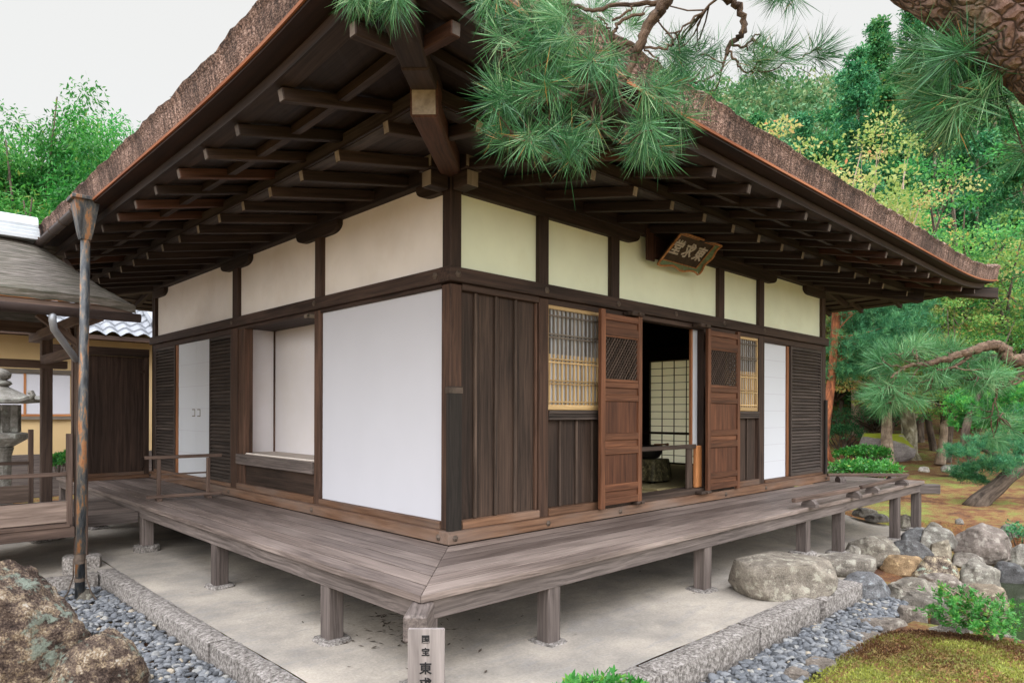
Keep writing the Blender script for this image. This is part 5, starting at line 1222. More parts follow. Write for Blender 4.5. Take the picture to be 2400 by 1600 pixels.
# pebbles
def pebbles(name, poly, size, n, z0, seed, flatn=.55, angular=False, label=''):
    r = np.random.default_rng(seed); poly = np.array(poly); lo = poly.min(0); hi = poly.max(0); pts = []
    while len(pts) < n:
        q = r.uniform(lo, hi, (n * 2, 2)); q = q[sd_poly(q[:, 0], q[:, 1], poly) < -.015]; pts += list(q)
    pts = np.array(pts[:n]); V0, F0 = ico(2); VV = []; FF = []; TT = []; b = 0
    for x, y in pts:
        s = size * r.uniform(.55, 1.25) * np.array([1, r.uniform(.6, .9), r.uniform(.35, .65)]); P = V0.copy()
        for i in range(7 if angular else 3):
            d = r.normal(size=3); d /= np.linalg.norm(d); h = r.uniform(.45, .75) if angular else r.uniform(.6, .85); P = P - np.outer(np.clip(P @ d - h, 0, None), d)
        P = P * s / 2; a = r.normal(0, .45); ca, sa = math.cos(a), math.sin(a); P = P @ np.array([[1, 0, 0], [0, ca, sa], [0, -sa, ca]])
        a = r.uniform(0, 6.28); ca, sa = math.cos(a), math.sin(a); P = P @ np.array([[ca, sa, 0], [-sa, ca, 0], [0, 0, 1]])
        VV.append(P + [x, y, z0 + r.uniform(-.3, .55) * size * flatn]); FF.append(F0 + b); b += len(V0); TT.append(np.full(len(F0), np.clip(r.normal(.47, .27), 0, 1)))
    o = link(name, np_mesh(name, np.concatenate(VV), np.concatenate(FF), M['pebble'], np.concatenate(TT), smooth=not angular)); return kind(o, 'stuff', label)
lpoly = [(-1.56, 3.09), (-1.56, -.9), (-2.0, -.9), (-2.5, .6), (-2.6, 3.09)]
pebbles('gravel', lpoly, .054, 4600, -.612, 5, label='smooth blue-grey pebbles left of the kerb')
pebbles('gravel', [(-1.6, -1.78), (3.05, -1.82), (3.35, -1.95), (3.25, -2.15), (2.4, -2.20), (1.6, -2.20), (1.1, -2.22), (.5, -2.25), (-1.6, -2.3)], .070, 3700, -.645, 6, angular=True, label='angular blue-grey stones right of the kerb')
def debris():
    V = []; F = []; r = np.random.default_rng(9)
    for i in range(300):
        s = r.integers(0, 2); a = r.uniform(-.9, 7); o_ = r.uniform(-.5, 1.3); x, y = (a, -o_) if s else (-o_, a)
        if i < 160: x, y = r.normal(-.45, .16), r.normal(-.1, .3)
        z = float(HT(np.array([x]), np.array([y]))[0]) + .004; t = r.uniform(0, 6.28); l = r.uniform(.008, .035) * (.7 if i > 160 else 1); w = l * r.uniform(.12, .5)
        d = np.array([math.cos(t), math.sin(t), r.uniform(-.2, .3)]) * l; e = np.array([-math.sin(t), math.cos(t), r.uniform(-.2, .2)]) * w; p = np.array([x, y, z + .004]); b = len(V); V += [p - d, p - e, p + d, p + e]; F.append((b, b + 1, b + 2, b + 3))
    kind(link('fallen_leaves', np_mesh('fallen_leaves', V, F, M['trunk'])), 'stuff', 'dry leaves and bits of twig on the bare earth')
debris()
# ================================================================ plants
def leaves(C_, D_, N_, Ln, Wd, tint, bend=0.0):
    """rhombic leaves: centre C_, direction D_, normal N_"""
    C_, D_, N_ = [np.asarray(a, float) for a in (C_, D_, N_)]; n = len(C_); D_ = D_ / (np.linalg.norm(D_, axis=1)[:, None] + 1e-9)
    S = np.cross(D_, N_); S /= np.linalg.norm(S, axis=1)[:, None] + 1e-9
    Ln = np.broadcast_to(Ln, (n,))[:, None]; Wd = np.broadcast_to(Wd, (n,))[:, None]
    V = np.stack([C_, C_ + D_ * Ln * .5 + S * Wd * .5, C_ + D_ * Ln, C_ + D_ * Ln * .5 - S * Wd * .5], 1).reshape(-1, 3)
    F = np.arange(4 * n).reshape(n, 4); return V, F, np.asarray(tint)
def unit(n, r): v = r.normal(size=(n, 3)); return v / np.linalg.norm(v, axis=1)[:, None]
def clumps(cent, rad, per, leaf_l, leaf_w, seed, flat=.6, droop=0.0, shell=.75, up=.35, tvar=.22, tbase=None):
    """clumps of leaves round the given centres"""
    r = np.random.default_rng(seed); cent = np.asarray(cent, float); n = len(cent); rad = np.broadcast_to(rad, (n,))
    U = unit(n * per, r); rr = r.uniform(0, 1, n * per) ** (1 - shell); k = np.repeat(np.arange(n), per)
    O = U * rr[:, None] * rad[k][:, None]; O[:, 2] *= flat
    P = cent[k] + O; D = U * .6 + unit(n * per, r) * .7; D[:, 2] -= droop; Nn = unit(n * per, r) * .7 + np.array([0, 0, 1.0]) + U * up
    tb = r.uniform(.2, .8, n) if tbase is None else np.broadcast_to(tbase, (n,)); t = np.clip(tb[k] + r.normal(0, tvar, n * per), 0, 1)
    L_ = leaf_l * r.uniform(.6, 1.3, n * per); return leaves(P, D, Nn, L_, L_ * leaf_w / leaf_l, t)
def merge(parts):
    V = []; F = []; T = []; b = 0
    for v, f, t in parts: V.append(v); F.append(f + b); T.append(t); b += len(v)
    return np.concatenate(V), np.concatenate(F), np.concatenate(T)
def plant(name, label, cat, loc, crown, cmat, trunk=None, tmat='trunk', group=None, scale=1.0, rz=0.0, crown_name='crown', trunk_name='trunk'):
    t = thing(name, label, cat, loc, group)
    me = crown if not isinstance(crown, tuple) else np_mesh(crown_name, crown[0], crown[1], M[cmat], crown[2])
    c = link(crown_name, me, t)
    if trunk is not None:
        if isinstance(trunk, MB):
            obj(trunk_name, trunk_shift(trunk, loc), M[tmat], t, smooth=True)
        else: link(trunk_name, trunk, t)
    t.scale = (scale,) * 3; t.rotation_euler = (0, 0, rz); return t
def trunk_shift(mb, loc):
    mb.v = [tuple(np.array(p) + np.array(loc, float)) for p in mb.v]; return mb
def limb(p0, p1, r, n=6, wob=.1, sag=0.0):
    p0 = np.array(p0, float); p1 = np.array(p1, float); L_ = np.linalg.norm(p1 - p0); out = []
    ph = r.uniform(0, 6.28, 3); am = r.normal(0, wob * L_, 3)
    for i in range(n + 1):
        t = i / n; q = p0 + (p1 - p0) * t + am * math.sin(math.pi * t) * .5 + am[::-1] * .25 * math.sin(2 * math.pi * t); q[2] -= sag * L_ * math.sin(math.pi * t); out.append(q)
    return out
# ---- prototype trees (metres, foot at 0,0,0)
def cypress(h, seed, rad=2.2):
    r = np.random.default_rng(seed); tr = MB(); tr.tube([(0, 0, -1.5), (.05, 0, h * .3), (-.04, .05, h * .6), (0, 0, h * .97)], [h * .016, h * .013, h * .009, .02], 8); C_ = []; R2 = []
    nb = int(h * 9)
    for i in range(nb):
        t = r.uniform(.10, 1); z = h * t; a = r.uniform(0, 6.28); rr = rad * (1 - t ** 1.5) ** .8 * r.uniform(.5, 1.1) + .12
        e = np.array([math.cos(a) * rr, math.sin(a) * rr, z - .12 * rr + r.uniform(-.2, .2)])
        if r.random() < .5: tr.tube(limb((0, 0, z - .1), e, r, 3, .06), [.035, .028, .018, .008], 4, caps=False)
        for k in range(3):
            q = np.array([0, 0, z]) + (e - [0, 0, z]) * (.5 + .25 * k) + r.normal(0, .12, 3); C_.append(q); R2.append(r.uniform(.24, .50) * (1.15 - .4 * t))
    v = clumps(C_, np.array(R2) * 1.15, 46, .20, .095, seed, flat=.75, droop=.25, shell=.5, tvar=.16); return v, tr
def broad(h, seed, rad, lm=.16, per=46, pads=60, flat=.35, layered=True, lw=.6, limbs=9):
    r = np.random.default_rng(seed); tr = MB(); base = h * .28; tr.tube(limb((0, 0, -.6), (r.normal(0, .15), r.normal(0, .15), base), r, 4, .05), [h * .028, h * .024, h * .021, h * .019, h * .017], 8); C_ = []; R2 = []
    ends = []
    for i in range(limbs):
        a = 6.28 * i / limbs + r.uniform(-.4, .4); t = r.uniform(.35, .98); e = np.array([math.cos(a) * rad * r.uniform(.5, 1) * (1.15 - .6 * t), math.sin(a) * rad * r.uniform(.5, 1) * (1.15 - .6 * t), h * t])
        p = limb((0, 0, base - .05), e, r, 6, .10); tr.tube(p, np.linspace(h * .013, .012, 7), 6, caps=False); ends.append(p)
    for i in range(pads):
        p = ends[i % limbs]; q = p[r.integers(3, 7)] + r.normal(0, rad * .22, 3) * [1, 1, .6]; C_.append(q); R2.append(r.uniform(.35, .8) * rad * .30)
        if r.random() < .6: tr.tube(limb(p[4], q, r, 3, .08), [.02, .015, .01, .005], 4, caps=False)
    v = clumps(C_, np.array(R2), per, lm, lm * lw, seed, flat=flat, shell=.5, up=.1, tvar=.17); return v, tr
def pine_pads(h, rad, seed, pads, lean=(0, 0), per=26, nl=.10, tuft=.16, nw=.007):
    """garden pine: trunk, crooked limbs and flat pads of needle tufts"""
    r = np.random.default_rng(seed); tr = MB(); top = np.array([lean[0], lean[1], h]); p = limb((0, 0, -.4), top, r, 8, .07); tr.tube(p, np.linspace(h * .035, h * .010, 9), 8); N0 = []
    for (t, a, L_, pr) in pads:
        q = p[int(t * 8)]; e = q + np.array([math.cos(a) * L_, math.sin(a) * L_, r.uniform(-.05, .25) * L_]); tr.tube(limb(q, e, r, 5, .10), np.linspace(h * .012, .012, 6), 6, caps=False)
        m = int(70 * pr * pr / .25)
        xy = r.normal(0, .42, (m, 2)) * pr * [1.25, .9]; zc = e[2] + .30 * pr * np.clip(1 - (xy ** 2).sum(1) / pr ** 2, -.4, 1) + r.normal(0, .05, m)
        N0 += [np.array([e[0] + x, e[1] + y, z]) for (x, y), z in zip(xy, zc)]
    return tufts(np.array(N0), None, r, per, nl, nw), tr
def tufts(P, D, r, per, nl, nw, spread=1.0, tvar=.16):
    """sprays of needles at P pointing about D (or upwards)"""
    n = len(P); D = np.tile([0, 0, 1.0], (n, 1)) + r.normal(0, .35, (n, 3)) if D is None else np.asarray(D, float); D = D / np.linalg.norm(D, axis=1)[:, None]
    k = np.repeat(np.arange(n), per); U = unit(n * per, r); Dn = D[k] * r.uniform(.1, 1.2, (n * per, 1)) + U * spread * .8
    t = np.clip(np.repeat(r.uniform(.2, .75, n), per) + r.normal(0, tvar, n * per), 0, .93); t[r.random(n * per) < .012] = 1.0
    L_ = nl * r.uniform(.7, 1.2, n * per); st = P[k] - D[k] * r.uniform(0, nl * .45, (n * per, 1))
    return leaves(st, Dn, unit(n * per, r), L_, nw, t)
def bamboo_mound(h, seed, rad, n=32):
    r = np.random.default_rng(seed); C_ = []; R2 = []; tr = MB()
    for i in range(n):
        a = r.uniform(0, 6.28); rr = rad * math.sqrt(r.random()) * .8; top = h * r.uniform(.55, 1.0) * (1 - .25 * (rr / rad) ** 2); x, y = rr * math.cos(a), rr * math.sin(a); la = r.uniform(0, 6.28)
        if i % 2 == 0: tr.tube([(x, y, -1), (x, y, top * .6), (x + .3 * math.cos(la), y + .3 * math.sin(la), top * .95)], [.05, .04, .015], 5, caps=False)
        for k in range(9):
            t = k / 8; q = np.array([x + math.cos(la) * t * t * 1.0, y + math.sin(la) * t * t * 1.0, top * (.45 + .55 * t) - (.5 * t ** 3)]); C_.append(q + r.normal(0, .28, 3)); R2.append(.75 * (1 - .55 * t) + .15)
    v = clumps(C_, np.array(R2), 230, .125, .042, seed, flat=.85, droop=.55, shell=.5, up=.2, tvar=.16); return v, tr
def shrub(w, h, seed, n, per, ll, lw, tb=None):
    r = np.random.default_rng(seed); C_ = []; tr = MB()
    for i in range(n):
        a = r.uniform(0, 6.28); rr = math.sqrt(r.random()); z = h * (.45 + .5 * math.sqrt(max(0, 1 - rr * rr)) * r.uniform(.8, 1.1)); C_.append((math.cos(a) * rr * w / 2, math.sin(a) * rr * w / 2, z))
        if i % 3 == 0: tr.tube(limb((r.normal(0, w * .04), r.normal(0, w * .04), -.12), C_[-1], r, 4, .1), np.linspace(w * .025, .004, 5), 5, caps=False)
    return clumps(C_, w * .13, per, ll, lw, seed, flat=.75, shell=.5, up=.3, tvar=.2, tbase=tb), tr
def rosettes(P, D, r, per, ll, lw):
    n = len(P); k = np.repeat(np.arange(n), per); a = r.uniform(0, 6.28, n * per); D = D / np.linalg.norm(D, axis=1)[:, None]
    A = np.cross(D, [1, .3, .2]); A /= np.linalg.norm(A, axis=1)[:, None]; B = np.cross(D, A); S = A[k] * np.cos(a)[:, None] + B[k] * np.sin(a)[:, None]; el = r.uniform(.1, 1.1, (n * per, 1))
    dr = S + D[k] * el; nn = D[k] - S * el * .8; t = np.clip(np.repeat(r.uniform(.3, .85, n), per) + r.normal(0, .15, n * per) , 0, 1)
    return leaves(P[k] + D[k] * r.uniform(-.03, .01, (n * per, 1)), dr, nn, ll * r.uniform(.6, 1.2, n * per), lw, t)
PROTO = {}
def proto(key, fn, cmat, tmat='trunk'):
    if key not in PROTO:
        (v, f, t), tr = fn(); cm = np_mesh('crown', v, f, M[cmat], t)
        tm = bpy.data.meshes.new('trunk'); tm.from_pydata(tr.v, [], tr.f); tm.update(); a = tm.attributes.new('gc', 'FLOAT_VECTOR', 'POINT'); a.data.foreach_set('vector', np.array(tr.g, np.float32).ravel()); tm.materials.append(M[tmat])
        tm.polygons.foreach_set('use_smooth', [True] * len(tm.polygons)); PROTO[key] = (cm, tm)
    return PROTO[key]
def grow(key, name, label, d, u, cat='tree', group=None, scale=1.0, rz=None, dz=0.0, sz=None):
    x, y = fl(d, u); cm, tm = PROTO[key]; t = plant(name, label, cat, (x, y, Hs(x, y) + dz), cm, None, tm, group=group, scale=scale, rz=R_.uniform(0, 6.28) if rz is None else rz)
    if sz: t.scale[2] = scale * sz
    return t
proto('cyA', lambda: cypress(14, 1), 'cypress', 'greytrunk'); proto('cyB', lambda: cypress(12, 2, 2.6), 'cypress', 'greytrunk'); proto('cyC', lambda: cypress(16, 3, 2.0), 'cypress', 'greytrunk')
proto('brA', lambda: broad(8.5, 11, 3.9, .12, 150, 110, limbs=12), 'bright'); proto('brB', lambda: broad(7.2, 12, 3.4, .10, 150, 110, flat=.28, limbs=12), 'maple'); proto('brC', lambda: broad(7.2, 13, 3.4, .10, 150, 110, flat=.28, limbs=12), 'maple')
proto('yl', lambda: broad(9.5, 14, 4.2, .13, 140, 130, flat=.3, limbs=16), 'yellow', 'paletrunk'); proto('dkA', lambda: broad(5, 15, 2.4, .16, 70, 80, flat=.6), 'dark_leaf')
proto('bbA', lambda: bamboo_mound(9, 21, 2.4), 'bamboo'); proto('bbB', lambda: bamboo_mound(7.5, 22, 2.8), 'bamboo'); proto('bbC', lambda: bamboo_mound(5.5, 23, 2.6), 'bamboo')
# ---- hillside and garden planting
gC = 'tall cypresses on the hillside'
for key, d, u, s in (('cyC', 33, 2010, 1.0), ('cyA', 36, 2110, 1.1), ('cyB', 30, 1935, 1.05), ('cyA', 31, 2070, 1.0), ('cyB', 35, 2190, 1.15), ('cyC', 40, 2060, 1.1), ('cyA', 41, 1985, 1.05), ('cyB', 44, 2150, 1.2), ('cyA', 43, 2260, 1.2), ('cyC', 38, 2330, 1.1), ('cyB', 47, 1920, .72), ('cyB', 33, 2290, 1.1), ('cyA', 36, 1880, .92), ('cyB', 31, 1830, .95), ('cyA', 34, 1765, .93), ('cyB', 29, 1710, .85), ('cyA', 52, 2050, 1.1), ('cyC', 54, 2140, 1.1), ('cyB', 34, 1650, 1.2), ('cyA', 50, 2240, 1.1), ('cyB', 30, 2400, 1.0), ('cyA', 35, 1600, 1.1), ('cyB', 37, 1540, 1.2), ('cyB', 39, 1490, 1.25), ('cyB', 27, 1790, .75), ('cyB', 27, 1870, .8), ('cyB', 40, 1810, .95), ('cyB', 28, 2030, .85), ('cyB', 29, 2140, .9)):
    grow(key, 'cypress_tree', 'tall dark green cypress with grey trunk on the hill behind the hall', d, u, group=gC, scale=s)
# far wooded hill: one mass
def far_wood():
    r = np.random.default_rng(77); C_ = []; R2 = []; T = []
    for i in range(1500):
        d = r.uniform(40, 84); u = r.uniform(1350, 2500); x, y = fl(d, u); rr = r.uniform(1.3, 2.6); C_.append((x, y, Hs(x, y) + r.uniform(1.5, 5.5))); R2.append(rr); T.append(r.uniform(.1, .9))
    v = clumps(C_, np.array(R2), 150, .42, .26, 78, flat=.85, shell=.8, up=.6, tvar=.14, tbase=np.array(T))
    kind(link('hill_forest', np_mesh('hill_forest', v[0], v[1], M['olive'], v[2])), 'stuff', 'far wooded hilltop in mixed olive green')
far_wood()
gB = 'bright green broadleaf trees behind the garden'
grow('brA', 'broadleaf_tree', 'bright green layered tree right behind the far end of the roof', 22, 2150, group=None, scale=.95)
grow('brA', 'broadleaf_tree', 'bright green tree with dark forked trunk below the hanging pine tuft', 25, 2270, scale=1.22, rz=1.0)
grow('brB', 'maple_tree', 'yellow-green maple whose layers spread above the roof tip', 19, 2225, scale=1.0)
grow('brC', 'maple_tree', 'yellow-tinged maple at the right picture edge', 17, 2385, scale=.92)
grow('brC', 'maple_tree', 'low green maple between the roof tip and the pine branch', 15.5, 2290, scale=.55, rz=2.0)
grow('brB', 'maple_tree', 'orange-flecked maple just beneath the roof corner', 21, 2085, scale=.84, rz=4.0)
grow('yl', 'yellowing_tree', 'pale yellow-leaved tree with white twigs rising behind the right eave', 21, 1900, scale=1.0, rz=.5)
grow('yl', 'yellowing_tree', 'orange and yellow tree with bare white twigs behind the roof tip', 18.5, 2090, scale=.72, rz=2.2)
grow('yl', 'yellowing_tree', 'small yellowing tree highest up beside the cypress trunks', 23, 2010, scale=1.02, rz=3.9)
gD = 'dark evergreens closing the garden'
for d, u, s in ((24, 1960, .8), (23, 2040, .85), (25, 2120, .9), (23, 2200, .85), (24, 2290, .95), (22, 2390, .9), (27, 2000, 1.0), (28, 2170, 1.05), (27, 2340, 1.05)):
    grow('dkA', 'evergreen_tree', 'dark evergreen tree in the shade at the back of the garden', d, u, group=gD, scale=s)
gbm = 'feathery bamboo clumps behind the corridor'
for key, d, u, s in (('bbA', 30, 20, 1.02), ('bbA', 29, 130, 1.22), ('bbB', 31, 235, 1.32), ('bbA', 33, 320, 1.2), ('bbB', 27, 60, .98), ('bbC', 25, 105, 1.05), ('bbC', 23, 20, .82), ('bbB', 28, 200, 1.05), ('bbC', 25, 190, .95), ('bbB', 33, 400, 1.2), ('bbC', 21, 60, .62), ('bbB', 34, 90, 1.45), ('bbB', 30, -60, 1.1), ('bbA', 27, 270, .95), ('bbB', 38, 30, 1.5), ('bbB', 39, 150, 1.6), ('bbA', 38, 250, 1.35), ('bbB', 37, 350, 1.45), ('bbC', 24, 150, .8)):
    grow(key, 'bamboo_clump', 'feathery bright green bamboo clump behind the shingled corridor', d, u, 'bamboo', gbm, s * 1.5)
# ---- garden pines right of the hall
r9 = np.random.default_rng(91)
def gpine(name, label, foot, hgt, pads, seed, tm, lean=(0, 0), **k):
    x, y = foot; (v, f, t), tr = pine_pads(hgt, 1, seed, pads, lean, **k); return plant(name, label, 'tree', (x, y, Hs(x, y)), (v, f, t), 'needle_far', tr, tm)
x, y = fl(16.5, 1944)
def red_pine():
    z = Hs(x, y); mb = MB(); D = 16.5
    pts = [at(1932, 1086, D), at(1926, 1040, D), at(1936, 985, D), at(1945, 920, D), at(1953, 850, D), at(1956, 790, D), at(1960, 740, D), at(1958, 700, D), at(1968, 640, D), at(1960, 560, D)]
    mb.tube(pts, [.22, .16, .115, .105, .10, .10, .10, .085, .07, .04], 10)
    mb.tube([at(1960, 738, D), at(1975, 742, D), at(1994, 734, D - .3)], [.08, .07, .05], 8)
    cs = []; r = np.random.default_rng(5)
    for (u, v, w) in ((2010, 760, .9), (2060, 735, 1.0), (2110, 760, .9), (2040, 800, .9), (1990, 820, .8), (2090, 795, .8), (1975, 870, .6), (2010, 860, .7), (2130, 720, .8), (1990, 700, 1.0), (2080, 690, 1.0), (2020, 650, 1.0), (1940, 600, 1.2), (1880, 560, 1.2), (2000, 590, 1.1)):
        e = at(u, v, D + r.uniform(-.8, 1.0)); mb.tube(limb(pts[int(r.integers(4, 9))], e, r, 5, .08), np.linspace(.022, .008, 6), 5, caps=False); m = int(190 * w)
        q = r.normal(0, .40, (m, 3)) * [w, w, .42 * w]; cs += list(e + q)
    t = thing('red_pine', 'red-barked pine with orange trunk just right of the hall wall', 'tree', (x, y, z)); obj('trunk', mb, M['redtrunk'], t, smooth=True)
    v, f, ti = tufts(np.array(cs), None, r, 20, .15, .012); link('needles', np_mesh('needles', v - np.array(t.location), f, M['needle_far'], ti), t)
red_pine()
def at_things(name, label, D, foot, tubes, blobs, mat, tm, nl=.13, nw=.011, per=20, dens=150, seed=1, fl_=.4, cat='tree'):
    """a garden tree from limbs and foliage pads, both given at their real distance"""
    r = np.random.default_rng(seed); p0 = at(*foot, D); p0[2] = Hs(p0[0], p0[1]); t = thing(name, label, cat, p0); mb = MB()
    for pts, rad in tubes: mb.tube([at(u, v, D + (q[0] if q else 0)) for u, v, *q in pts], rad, 9, bump=.06)
    obj('trunk', mb, M[tm], t, smooth=True); cs = []
    for (u, v, w, *q) in blobs:
        e = at(u, v, D + (q[0] if q else r.uniform(-.5, .5))); m = int(dens * w * w + 20); cs += list(e + r.normal(0, .42, (m, 3)) * [w, w, fl_ * w])
    if cs:
        v, f, ti = tufts(np.array(cs), None, r, per, nl, nw); link('needles', np_mesh('needles', v - np.array(t.location), f, M[mat], ti), t)
    return t
at_things('old_tree', 'thick mossy grey trunk forking beside the moss-topped rock', 19.5, (2128, 1072),
    [([(2130, 1082), (2128, 1060), (2132, 1010), (2126, 960), (2130, 900), (2128, 850), (2136, 780), (2130, 700)], [.38, .26, .20, .18, .165, .15, .13, .08]), ([(2138, 975), (2160, 955), (2178, 925), (2184, 890), (2180, 840), (2190, 780)], [.13, .12, .11, .10, .08, .05])],
    [(2120, 760, 1.1), (2180, 740, 1.2), (2060, 770, 1.0), (2150, 690, 1.2), (2230, 760, 1.0)], 'needle_far', 'greytrunk', seed=3)
at_things('thin_tree', 'thin pale trunk bending right in front of the dark hedge', 18.5, (2203, 1084),
    [([(2203, 1088), (2207, 1060), (2213, 1010), (2212, 992)], [.15, .11, .095, .10]), ([(2211, 996), (2226, 985), (2240, 970), (2246, 962)], [.10, .09, .085, .08]), ([(2240, 935), (2232, 925), (2228, 922)], [.05, .06, .06])],
    [(2290, 930, .8), (2270, 900, .6)], 'needle_far', 'paletrunk', seed=4)
at_things('thin_tree', 'dark leaning trunk left of the thin pale trunk', 20.5, (2192, 1076), [([(2193, 1080), (2186, 1040), (2178, 1000), (2172, 960), (2168, 900)], [.11, .10, .09, .085, .06])], [(2170, 880, .8), (2200, 860, .8)], 'dark_leaf', 'trunk', seed=6, nl=.16, nw=.05)
at_things('soft_pine', 'bright soft green pine with full pads at the right edge', 14.0, (2262, 1050), [([(2262, 1060), (2262, 1010), (2275, 960), (2310, 900)], [.09, .08, .07, .04])],
    [(2260, 940, .45), (2300, 925, .5), (2350, 915, .55), (2395, 920, .5), (2280, 965, .5), (2330, 955, .5), (2380, 960, .5), (2270, 990, .35), (2320, 990, .4), (2370, 995, .4)], 'bright', 'trunk', nl=.10, nw=.022, per=22, dens=260, seed=7, fl_=.35)
at_things('blue_pine', 'low bluish green pine drooping toward the moss at the right edge', 12.0, (2330, 1120), [([(2370, 1120), (2350, 1080), (2320, 1060), (2290, 1050)], [.06, .05, .04, .02])],
    [(2260, 1060, .3), (2300, 1040, .4), (2350, 1030, .45), (2390, 1050, .4), (2270, 1095, .3), (2320, 1085, .35), (2370, 1080, .4), (2255, 1110, .22), (2290, 1120, .25), (2235, 1050, .2)], 'needle_far', 'trunk', nl=.10, nw=.009, per=22, dens=380, seed=8)
at_things('leaning_trunk', 'rough grey leaning trunk rising from the moss at the right edge', 11.8, (2312, 1166), [([(2278, 1196), (2295, 1175), (2312, 1160), (2335, 1142), (2360, 1118), (2400, 1088), (2450, 1040), (2520, 940), (2560, 800)], [.19, .165, .145, .135, .13, .125, .12, .11, .07])], [(2440, 960, .5), (2520, 850, .7)], 'needle_far', 'trunk', seed=9)
sx9, sy9 = fl(9.0, 2395); v, tr = shrub(.6, .45, 33, 26, 26, .045, .022); plant('clipped_shrub', 'small bluish shrub cut off by the right edge above the rocks', 'shrub', (sx9, sy9, Hs(sx9, sy9)), v, 'needle_far', tr)
# low shrubs near the moss-topped rock
def put_shrub(label, D, u, v0, wpx, hpx, seed, mat='azalea', n=60, per=34, ll=.07, lw=.035):
    p = at(u, v0, D); w = wpx / FPX * D; h = hpx / FPX * D; v, tr = shrub(w, h, seed, n, per, ll, lw); return plant('shrub', label, 'shrub', (p[0], p[1], p[2]), v, mat, tr)
put_shrub('rounded light green shrub in front of the moss-topped rock', 17.0, 2035, 1085, 90, 38, 41)
put_shrub('smaller light green shrub left of the moss-topped rock', 17.2, 1985, 1083, 55, 32, 42, n=36)
put_shrub('wide low shrub just beyond the far end of the veranda', 13.0, 2030, 1120, 150, 34, 43, n=80)
put_shrub('dark layered shrub at the left behind the moss-topped rock', 20.5, 1980, 1050, 90, 55, 44, 'needle_far')
put_shrub('dark flat-topped shrub behind the moss-topped rock', 22, 2060, 1000, 190, 40, 45, 'needle_far', n=90)
put_shrub('bright young shrub between the corridor posts, left one', 10.2, 136, 1106, 26, 42, 46, 'bright', n=30, ll=.06, lw=.03)
put_shrub('bright young shrub right beside the iron pipe behind the corridor', 10.0, 166, 1104, 40, 44, 47, 'bright', n=36, ll=.06, lw=.03)
rock('moss_rock', 'grey boulder capped with yellow-green moss', (2006, 2135, 1014, 1082), -.35, 'rock_moss', .8, (.95, .93, .97), 101, None, 6, .10, 5, .15, .55, 'rock', dd=19.0)
rock('rock', 'flat white stone on the brown moss below the thin pale trunk', (2203, 2262, 1088, 1106), -.4, 'rock', .8, (1.0, .96, .93), 102, None, dd=16.0, sub=3)
rock('rock', 'small white stone on the brown moss left of the flat one', (2153, 2178, 1092, 1104), -.4, 'rock', .8, (1.0, .96, .93), 103, None, dd=15.5, sub=3)
rock('rock', 'grey stone at the foot of the hall wall beside the wide low shrub', (1938, 1968, 1090, 1106), -.5, 'rock', .8, (.8, .78, .72), 104, None, dd=14.0, sub=3)

# ---- pine sapling on the bank, azalea in front, moss tufts
def sapling():
    D = 4.75; foot = at(2330, 1510, D); t = thing('pine_sapling', 'small leaning evergreen bush with bright leaves on the pond bank', 'bush', foot); mb = MB(); r = np.random.default_rng(12)
    mb.tube([at(2318, 1520, D), at(2333, 1492, D), at(2325, 1475, D), at(2300, 1452, D), at(2260, 1425, D)], [.028, .022, .018, .013, .008], 8)
    mb.tube([at(2333, 1492, D), at(2345, 1470, D), at(2350, 1440, D)], [.015, .012, .007], 7); mb.tube([at(2318, 1468, D), at(2345, 1430, D + .1), at(2290, 1410, D)], [.013, .01, .006], 7)
    P = []; Dd = []
    for (u, v, w, n) in ((2225, 1400, .085, 34), (2205, 1430, .06, 20), (2250, 1420, .10, 40), (2290, 1425, .10, 45), (2320, 1440, .10, 45), (2345, 1450, .08, 36), (2270, 1440, .09, 36), (2310, 1462, .08, 30), (2350, 1475, .05, 16), (2215, 1445, .05, 14), (2340, 1425, .07, 22)):
        c = at(u, v, D + r.uniform(-.12, .12))
        for i in range(n):
            q = r.normal(0, 1, 3) * [w, w, w * .55]; P.append(c + q); dd = q * [1, 1, .5] / w + [0, 0, 1.4]; Dd.append(dd)
    for i in range(0, len(P), 6): mb.tube(limb(at(2310, 1445, D), P[i], r, 3, .08), [.006, .005, .004, .002], 4, caps=False)
    obj('trunk', mb, M['paletrunk'], t, smooth=True); v, f, ti = rosettes(np.array(P), np.array(Dd), r, 14, .036, .0105)
    link('leaves', np_mesh('leaves', v - np.array(t.location), f, M['azalea'], ti), t)
sapling()
def front_azalea():
    D = 2.3; c = at(1415, 1650, D); t = thing('azalea_bush', 'bright green azalea tips at the bottom edge before the kerb', 'bush', (c[0], c[1], -.66)); r = np.random.default_rng(14); P = []; Dd = []; mb = MB()
    for i in range(210):
        u = r.uniform(1265, 1570); e = abs((u - 1418) / 152); v = 1592 + 38 * e ** 2.5 + r.uniform(0, 60) - (18 * r.random() ** 3 if e < .75 else 0); q = at(u, v, D + r.normal(0, .09)); P.append(q); Dd.append(np.array([r.normal(0, .45), r.normal(0, .45), 1.0]))
        if i % 2 == 0: mb.tube(limb((q[0] + r.normal(0, .02), q[1] + r.normal(0, .02), -.2), q, r, 3, .03), [.004, .0035, .003, .002], 4, caps=False)
    obj('stems', mb, M['trunk'], t); v, f, ti = rosettes(np.array(P), np.array(Dd), r, 12, .034, .0125); link('leaves', np_mesh('leaves', v - np.array(t.location), f, M['azalea'], ti), t)
front_azalea()
